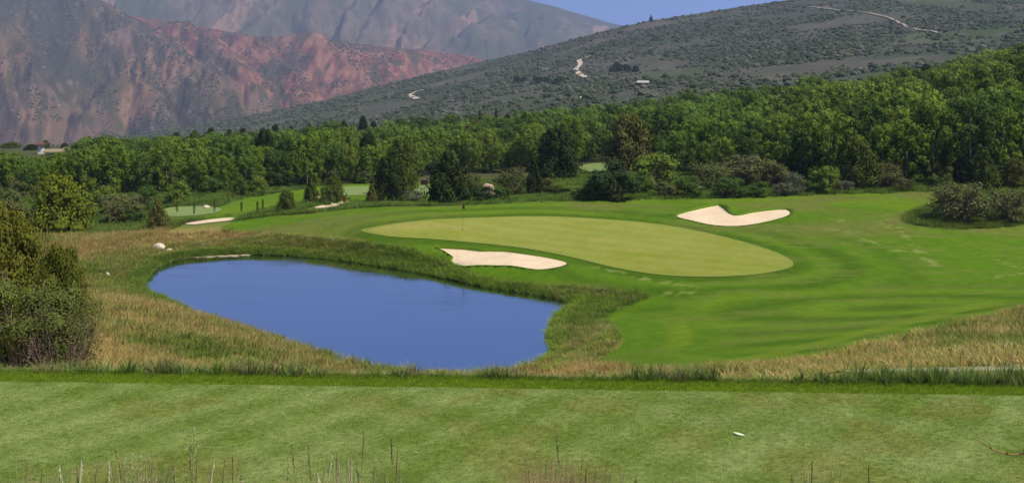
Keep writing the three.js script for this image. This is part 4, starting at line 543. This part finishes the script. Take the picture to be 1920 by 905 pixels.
// ---------------------------------------------------------------- big juniper and shrub beside the tee
{
  MODEL.bigJ = [juniper(91, 0.40, 20000, 0.42)]; MODEL.bigB = [bush(92, 14000, 0.42, 60, 0.1)];
  const big = (name, kind, leaf, wood, px, d, top, w, label, cat) => { const x = WX(px, d), m = MODEL[kind][0], g = thing(name, label, cat, [x, groundH(x, d), -d]); const h = WH(top, d) - groundH(x, d); g.scale.set(w / F * d, h, w / F * d); mesh(kind === 'bigJ' ? 'trunk' : 'stems', m.trunk, wood, g); mesh(kind === 'bigJ' ? 'crown' : 'foliage', m.crown, leaf, g); return g; };
  big('juniper_tree', 'bigJ', leafMat(0.128, 0.140, 0.022, 0.1), TR.bark, 5, 30, 388, 230, 'large olive gold juniper standing beside the tee above the dry rough', 'juniper');
  const g2 = big('juniper_tree', 'bigJ', leafMat(0.105, 0.125, 0.018, 0.1), TR.bark, 112, 28.5, 462, 140, 'dark lower juniper in front of the large olive gold one', 'juniper'); g2.rotation.y = 2.2;
  big('shrub', 'bigB', leafMat(0.130, 0.168, 0.036, 0.25), mat(0.26, 0.20, 0.17), 35, 26, 500, 250, 'big green shrub beside the tee in front of the junipers', 'shrub');
  const s = thing('dead_shrub', 'tangle of bare purplish twigs between the tee shrub and the dry rough', 'shrub', [WX(108, 25.4), groundH(WX(108, 25.4), 25.4), -25.4]), r = rng(8), t = new GB(), f = new GB();
  for (let k = 0; k < 80; k++) { const a = r() * 6.28, q = 0.15 + 0.85 * Math.sqrt(r()), h = 0.4 + 1.3 * r(), c = 0.7 + 0.6 * r(); t.tube([[Math.cos(a) * q * 0.3, -0.1, Math.sin(a) * q * 0.3], [Math.cos(a) * q * 0.6 + (r() - 0.5) * 0.2, h * 0.5, Math.sin(a) * q * 0.6], [Math.cos(a) * q + (r() - 0.5) * 0.3, h, Math.sin(a) * q + (r() - 0.5) * 0.3]], [0.012, 0.008, 0.003], 5, c, c, c); }
  for (let k = 0; k < 2600; k++) { const a = r() * 6.28, q = 0.95 * Math.sqrt(r()), h = 0.1 + 1.8 * r(), c = 0.7 + 0.6 * r(); f.card(Math.cos(a) * q, h, Math.sin(a) * q, r() - 0.5, r() - 0.3, r() - 0.5, 0.03, 0.05, r() * 6, c, c, c); }
  mesh('stems', t.geo(), mat(0.26, 0.175, 0.165, 0.9, { vertexColors: true }), s); mesh('foliage', f.geo(), leafMat(0.10, 0.09, 0.045, 0.2), s);
}

// ---------------------------------------------------------------- flagstick
{
  const [x, d] = hit(867, 432.5, 60), y = H(x, d) + 0.035, g = thing('flagstick', 'flagstick with small dark red flag hanging limp on the putting green', 'flagstick', [x, y, -d]);
  mesh('pole', new THREE.CylinderGeometry(0.009, 0.012, 2.15, 10).translate(0, 1.075, 0), mat(0.20, 0.16, 0.06, 0.5), g);
  const fg = new THREE.PlaneGeometry(0.30, 0.36, 10, 10), p = fg.attributes.position; for (let k = 0; k < p.count; k++) { const u = p.getX(k) + 0.15, v = p.getY(k); p.setXYZ(k, 0.012 + u * 0.55, v + 1.93 - u * u * 1.2, 0.05 * Math.sin(u * 26 + v * 3)); } fg.computeVertexNormals();
  mesh('flag', fg, mat(0.11, 0.018, 0.02, 0.8), g); mesh('cup', new THREE.CylinderGeometry(0.054, 0.054, 0.02, 16).translate(0, 0.004, 0), mat(0.02, 0.02, 0.02), g); mesh('knob', new THREE.SphereGeometry(0.025, 10, 8).translate(0, 2.16, 0), mat(0.25, 0.2, 0.1), g);
}
// ---------------------------------------------------------------- rocks
function rockGeo(seed) { const g = new THREE.IcosahedronGeometry(1, 2), p = g.attributes.position; const r = rng(seed), cuts = Array.from({ length: 9 }, () => { const v = new THREE.Vector3(r() - 0.5, r() - 0.4, r() - 0.5).normalize(); return [v, 0.62 + 0.25 * r()]; }); const v = new THREE.Vector3(); for (let k = 0; k < p.count; k++) { v.fromBufferAttribute(p, k); for (const [n, c] of cuts) { const e = v.dot(n) - c; if (e > 0) v.addScaledVector(n, -e); } p.setXYZ(k, v.x, v.y, v.z); } g.computeVertexNormals(); return g; }
const rockMats = [mat(0.46, 0.31, 0.235), mat(0.60, 0.50, 0.38), mat(0.40, 0.37, 0.31), mat(0.34, 0.28, 0.17)];
function rock(px, base, w, h, m, label, d, group) { const p = d ? [WX(px, d), d] : hit(px, base, 40), s = p[1] / F; const o = mesh('boulder', rockGeo(px), rockMats[m]); const y = groundH(...p); o.position.set(p[0], y + h * s * 0.30, -p[1]); o.scale.set(w * s * 0.62, h * s * 0.68, w * s * 0.5); o.rotation.y = px; tag(o, label, 'boulder', group); }
rock(916, 350, 25, 33, 0, 'large pink boulder among the shrubs behind the flag', 117); rock(925, 320, 10, 10, 2, 'small grey stone beside the large pink boulder', 124);
rock(298, 467, 22, 11, 1, 'pale broad stone in the dry rough above the pond'); rock(316, 472, 14, 6, 1, 'pale flat stone beside the broad one above the pond'); rock(590, 352, 16, 12, 1, 'pale stone behind the paired junipers', 122);
rock(1312, 330, 18, 9, 0, 'pinkish stone between the brownish shrubs', 117.5); rock(387, 390, 12, 6, 1, 'small pale stone beside the distant pale green'); rock(1108, 388 - 13, 8, 4, 1, 'tiny pale stone below the lime green shrub'); rock(200, 519, 9, 9, 1, 'small pale stone in the dry rough below the pond corner');
// stone ledge on the far shore: flat slabs
[[345, 9], [365, 11], [388, 12], [412, 11], [436, 12], [458, 8]].forEach(([px, w], k) => { const [x, d] = flat(px, 484 - (px - 345) * 0.035), s = d / F; const o = mesh('ledge_stone', rockGeo(300 + k), rockMats[3]); o.position.set(x, 0.05, -d - 0.1); o.scale.set(w * s * 1.4, 0.07, 0.3); tag(o, 'flat pale stone in the ledge on the far pond shore', 'stone', 'stone ledge on the far pond shore'); });
// red snag and dark box
{
  const [x, d] = hit(646, 377, 60), g = thing('dead_snag', 'short reddish dead tree stump beside the small rounded juniper', 'stump', [x, groundH(x, d), -d]), t = new GB();
  t.tube([[0, -0.1, 0], [0.02, 0.5, 0], [0, 1.1, 0.03]], [0.22, 0.2, 0.12], 8); mesh('trunk', t.geo(), mat(0.11, 0.035, 0.022), g);
  for (const [a, h, q] of [[0.16, 1.5, 0.3], [-0.15, 1.25, -0.2]]) { const b = new GB(); b.tube([[0, 0.9, 0], [a, h * 0.8, 0.02], [a * 1.2, h, q * 0.1]], [0.09, 0.07, 0.03], 6); mesh('branch', b.geo(), mat(0.09, 0.06, 0.045), g); }
  const d2 = 150, x2 = WX(795, d2), g2 = thing('wooden_box', 'small dark brown wooden box on the edge of the far fairway', 'box', [x2, groundH(x2, d2), -d2]);
  mesh('body', new THREE.BoxGeometry(0.9, 0.62, 0.6).translate(0, 0.30, 0), mat(0.06, 0.03, 0.02), g2); mesh('lid', new THREE.BoxGeometry(1.0, 0.07, 0.7).translate(0, 0.65, 0), mat(0.13, 0.08, 0.05), g2);
}
// ---------------------------------------------------------------- buildings
function house(name, label, x, y, z, w, h, dep, wall, roof, turn, opts = {}) {
  const g = thing(name, label, 'house', [x, y, z], null, turn);
  mesh('wall', new THREE.BoxGeometry(w, h + 6, dep).translate(0, h / 2 - 3, 0), wall, g);
  const s = new THREE.Shape(); s.moveTo(-dep / 2 - 0.6, 0); s.lineTo(0, opts.rise ?? 1.4); s.lineTo(dep / 2 + 0.6, 0); s.lineTo(dep / 2 + 0.6, -0.25); s.lineTo(-dep / 2 - 0.6, -0.25); s.closePath();
  mesh('roof', new THREE.ExtrudeGeometry(s, { depth: w + 1.0, bevelEnabled: false }).translate(0, h + 0.26, -(w + 1.0) / 2).rotateY(Math.PI / 2), roof, g);
  for (let k = 0; k < (opts.windows ?? 2); k++) { const q = mesh('window', new THREE.BoxGeometry(0.9, 0.9, 0.08).translate(-w / 2 + (k + 0.7) * w / ((opts.windows ?? 2) + 0.4), h * 0.55, dep / 2 + 0.03), mat(0.05, 0.06, 0.07, 0.2), g); }
  return g;
}
{
  const cream = mat(0.62, 0.46, 0.36), roofO = mat(0.27, 0.22, 0.13), white = mat(0.72, 0.70, 0.64), brown = mat(0.12, 0.07, 0.05), grey = mat(0.42, 0.41, 0.38), slate = mat(0.16, 0.15, 0.16);
  const put = (px, base, top, d) => [WX(px, d), WH(base, d), -d, (base - top) / F * d];
  let q = put(104, 300, 285, 250); house('house', 'cream walled house with low olive roof beyond the aspens', q[0], q[1], q[2], 3.6, q[3], 3.4, cream, roofO, 0.12, { rise: 0.5, windows: 1 });
  q = put(134, 288, 280, 262); house('house', 'pale low house peeping past a juniper, beside the cream one', q[0], q[1], q[2], 2.2, q[3], 3, mat(0.66, 0.60, 0.44), roofO, -0.1, { rise: 0.4, windows: 1 });
  q = put(76, 278, 272, 262); house('house', 'small brown house with a white chimney wall beyond the aspens', q[0], q[1], q[2], 0.9, q[3], 2.2, white, brown, 0.1, { rise: 0.4, windows: 0 });
  q = put(34, 306, 300, 240); house('house', 'low pale shed among the junipers at the valley edge', q[0], q[1], q[2], 2.6, q[3], 2.4, mat(0.60, 0.55, 0.40), roofO, 0.2, { rise: 0.3, windows: 1 });
  const dh = hillHit(1022, 134); house('house', 'white hillside house with slate roof near the middle dirt track', WX(1023, dh), hillH(1023, dh) - 0.3, -dh, 5.2, 2.2, 4, white, slate, 0.1, { rise: 1.0, windows: 2 });
  const d3 = hillHit(1204, 162); house('house', 'grey hillside house with pale roof just above the aspens', WX(1206, d3), hillH(1206, d3) - 0.2, -d3, 4.6, 1.7, 4, slate, grey, -0.15, { rise: 0.8, windows: 2 });
}
// ---------------------------------------------------------------- stems, leaf and twig in front of the tee
{
  const r = rng(404), stalkM = mat(0.28, 0.29, 0.085, 0.8), dryM = mat(0.42, 0.34, 0.18, 0.8), headDark = mat(0.26, 0.235, 0.09, 0.9), headPale = mat(0.50, 0.47, 0.27, 0.9), headRust = mat(0.36, 0.24, 0.13, 0.9);
  function stem(px, top, kind, lean, d) {
    const x = WX(px, d), y0 = landH(x, d), y1 = WH(top, d), h = y1 - y0, lx = lean * 0.12;
    const names = { spike: ['grass_stem', 'green grass stem with slim dark seed spike before the tee lawn', 'slim grass stems before the tee'], pale: ['grass_stem', 'dry grass stem with pale bleached seed spike before the tee lawn', 'bleached grass stems before the tee'], plume: ['grass_stem', 'grass stem with airy rust seed plume before the tee lawn', 'rusty grass plumes before the tee'], spray: ['grass_stem', 'grass stem with loose pale seed spray before the tee lawn', 'loose seed sprays before the tee'] }[kind];
    const g = thing(names[0], names[1], 'grass stem', [x - lx, y0, -d], names[2]); const t = new GB(), at = v => [lx * v * v, h * v, 0.02 * v * lean];
    t.tube([[0, -0.03, 0], at(0.35), at(0.7), at(1)], [0.0019, 0.0016, 0.0013, 0.0009], 5); mesh('stalk', t.geo(), kind === 'pale' || kind === 'plume' ? dryM : stalkM, g);
    const b = new GB(), L = kind === 'plume' ? 0.24 : kind === 'spray' ? 0.22 : 0.12 + 0.04 * r(), a0 = 1 - L / h;
    if (kind === 'spike' || kind === 'pale') { const n = 6; b.tube(Array.from({ length: n + 1 }, (_, k) => at(a0 + (1 - a0) * k / n)), Array.from({ length: n + 1 }, (_, k) => 0.0010 + 0.0032 * Math.sin(Math.PI * (0.08 + 0.86 * k / n))), 6); for (let k = 0; k < 40; k++) { const v = a0 + (1 - a0) * r(), p = at(v), a = r() * 6.28; b.card(p[0] + Math.cos(a) * 0.005, p[1], Math.sin(a) * 0.005, Math.cos(a), 0.3, Math.sin(a), 0.002, 0.012, 0, 1, 1, 1); } }
    else for (let k = 0; k < (kind === 'spray' ? 46 : 80); k++) { const v = a0 + (1 - a0) * r(), p = at(v), a = r() * 6.28, q = (kind === 'spray' ? 0.055 : 0.022) * r() * (1.15 - (v - a0) / (1 - a0)); b.card(p[0] + Math.cos(a) * q, p[1] + q * 0.5, p[2] + Math.sin(a) * q, r() - 0.5, r() - 0.5, r() - 0.5, 0.0035, 0.012, r() * 0.8, 1, 1, 1); if (kind === 'spray' && k % 2) b.tube([p, [p[0] + Math.cos(a) * q, p[1] + q * 0.5, p[2] + Math.sin(a) * q]], [0.0007, 0.0005], 3); }
    mesh('seed_head', b.geo(), kind === 'pale' ? headPale : kind === 'plume' ? headRust : kind === 'spray' ? headPale : headDark, g);
  }
  for (const [px, top, kind, lean] of [[50, 868, 'plume', 0.2], [62, 872, 'plume', -0.3], [80, 880, 'spike', 0.3], [108, 873, 'pale', -0.6], [153, 860, 'pale', 0.3], [143, 876, 'spike', -0.3], [183, 866, 'spike', 0.4], [203, 864, 'pale', 0], [214, 832, 'spike', -0.7], [228, 868, 'spike', 0.2], [238, 852, 'spray', 0.1], [250, 848, 'spray', -0.2], [262, 846, 'spray', 0.2], [281, 855, 'spray', 0.3], [288, 864, 'spike', 0.5], [325, 865, 'spike', -0.1], [363, 800, 'spray', 0.1], [357, 835, 'spike', 0], [370, 850, 'spike', 0.2], [361, 876, 'spike', 0.1], [402, 858, 'pale', 0.5], [422, 862, 'spike', 0.3], [436, 854, 'spike', 0], [452, 882, 'plume', 0.2],
    [546, 836, 'spike', -0.5], [577, 832, 'spike', -0.3], [540, 856, 'plume', 0.1], [592, 888, 'pale', -0.8], [623, 850, 'pale', 0.7], [632, 846, 'spike', 0.1], [634, 866, 'pale', -0.2], [651, 857, 'pale', -0.3], [659, 860, 'pale', 0.1], [668, 868, 'spike', -0.4], [683, 806, 'spike', 0.3], [702, 870, 'spike', 0.1], [733, 814, 'spike', -0.2], [746, 844, 'spike', 0.2], [722, 894, 'spike', 0],
    [984, 864, 'plume', -0.2], [992, 880, 'spike', -0.1], [1000, 878, 'plume', 0.2], [1043, 818, 'spike', -0.5], [1034, 862, 'plume', 0], [1044, 868, 'plume', 0.3], [1052, 872, 'plume', -0.2], [1076, 886, 'spike', 0.1], [1092, 858, 'plume', 0.2], [1100, 880, 'spike', 0.1], [1120, 876, 'plume', -0.1], [1193, 892, 'spike', 0], [1486, 888, 'spike', -0.2], [1524, 866, 'spike', 0.1], [1630, 872, 'spike', -0.1], [1262, 899, 'spike', 0.1]]) stem(px, top, kind, lean, 4.4 + 1.5 * r());
  // wispy grass the stems grow out of
  { const L = [], tall = tuft(15, 11, 0.05, 0.12, 0.0034); for (const [c, w, top, rust, n] of [[60, 40, 886, 0.6, 16], [150, 60, 892, 0.2, 14], [258, 46, 872, 0.1, 34], [370, 60, 890, 0.2, 16], [450, 40, 892, 0.3, 10], [560, 50, 892, 0.4, 12], [650, 60, 884, 0.15, 26], [740, 30, 892, 0.2, 8], [1000, 40, 880, 0.9, 26], [1045, 40, 874, 0.9, 30], [1100, 40, 880, 0.8, 24], [1190, 40, 898, 0.3, 8], [1490, 40, 896, 0.2, 8], [1530, 30, 896, 0.3, 6]]) for (let k = 0; k < n * 2; k++) { const px = c + (r() + r() - 1) * w, d = 4.5 + 1.4 * r(), x = WX(px, d), y = landH(x, d), h = WH(top + 34 * r() - 46, d) - y, t = 0.8 + 0.5 * r(), q = r() < rust ? [0.46, 0.31, 0.16] : r() < 0.5 ? [0.46, 0.44, 0.22] : [0.24, 0.28, 0.08]; if (h > 0.1) L.push([x, y, -d, r() * 6.28, 0.8 + 0.5 * r(), h, q[0] * t, q[1] * t, q[2] * t]); } copies('wispy_grass', tall, grassMat, L, 'wispy grass at the near edge of the tee lawn', 'grass'); }
  // pale leaf lying on the tee
  { const d = 4.5 * F / (818 - YH), x = WX(1386, d), s = new THREE.Shape(); s.moveTo(-0.075, 0.012); s.quadraticCurveTo(0, 0.05, 0.08, -0.005); s.quadraticCurveTo(0.0, -0.045, -0.075, 0.012); const g = new THREE.ExtrudeGeometry(s, { depth: 0.006, bevelEnabled: true, bevelSize: 0.003, bevelThickness: 0.002, bevelSegments: 2, curveSegments: 10 }).rotateX(-Math.PI / 2); const o = mesh('fallen_leaf', g, mat(0.62, 0.66, 0.44, 0.7)); o.position.set(x, landH(x, d) + 0.024, -d); o.rotation.y = -0.55; o.rotation.x = 0.1; tag(o, 'pale curled leaf lying alone on the striped tee lawn', 'leaf'); }
  // bare twig arching in over the tee
  { const d = 5, W = (px, py) => [WX(px, d), WH(py, d), -d], b = new GB(), c = new THREE.CatmullRomCurve3([[2040, 990], [1990, 890], [1930, 850], [1900, 853], [1866, 844], [1846, 832], [1834, 824]].map(p => new THREE.Vector3(...W(...p)))), pts = c.getPoints(24); const base = [WX(2060, d), landH(WX(2060, d), d) - 0.03, -d]; b.tube([base, ...pts.map(p => p.toArray())], Array.from({ length: 26 }, (_, k) => 0.0062 * (1 - k / 34)), 6);
    for (const k of [9, 13, 17]) { const p = pts[k]; b.tube([p.toArray(), [p.x - 0.01, p.y + 0.02, p.z + 0.01]], [0.003, 0.0012], 5); }
    tag(mesh('bare_twig', b.geo(), mat(0.26, 0.16, 0.07, 0.8)), 'bare curved brown twig arching over the edge of the tee lawn', 'twig'); }
}
renderer.render(scene, camera);
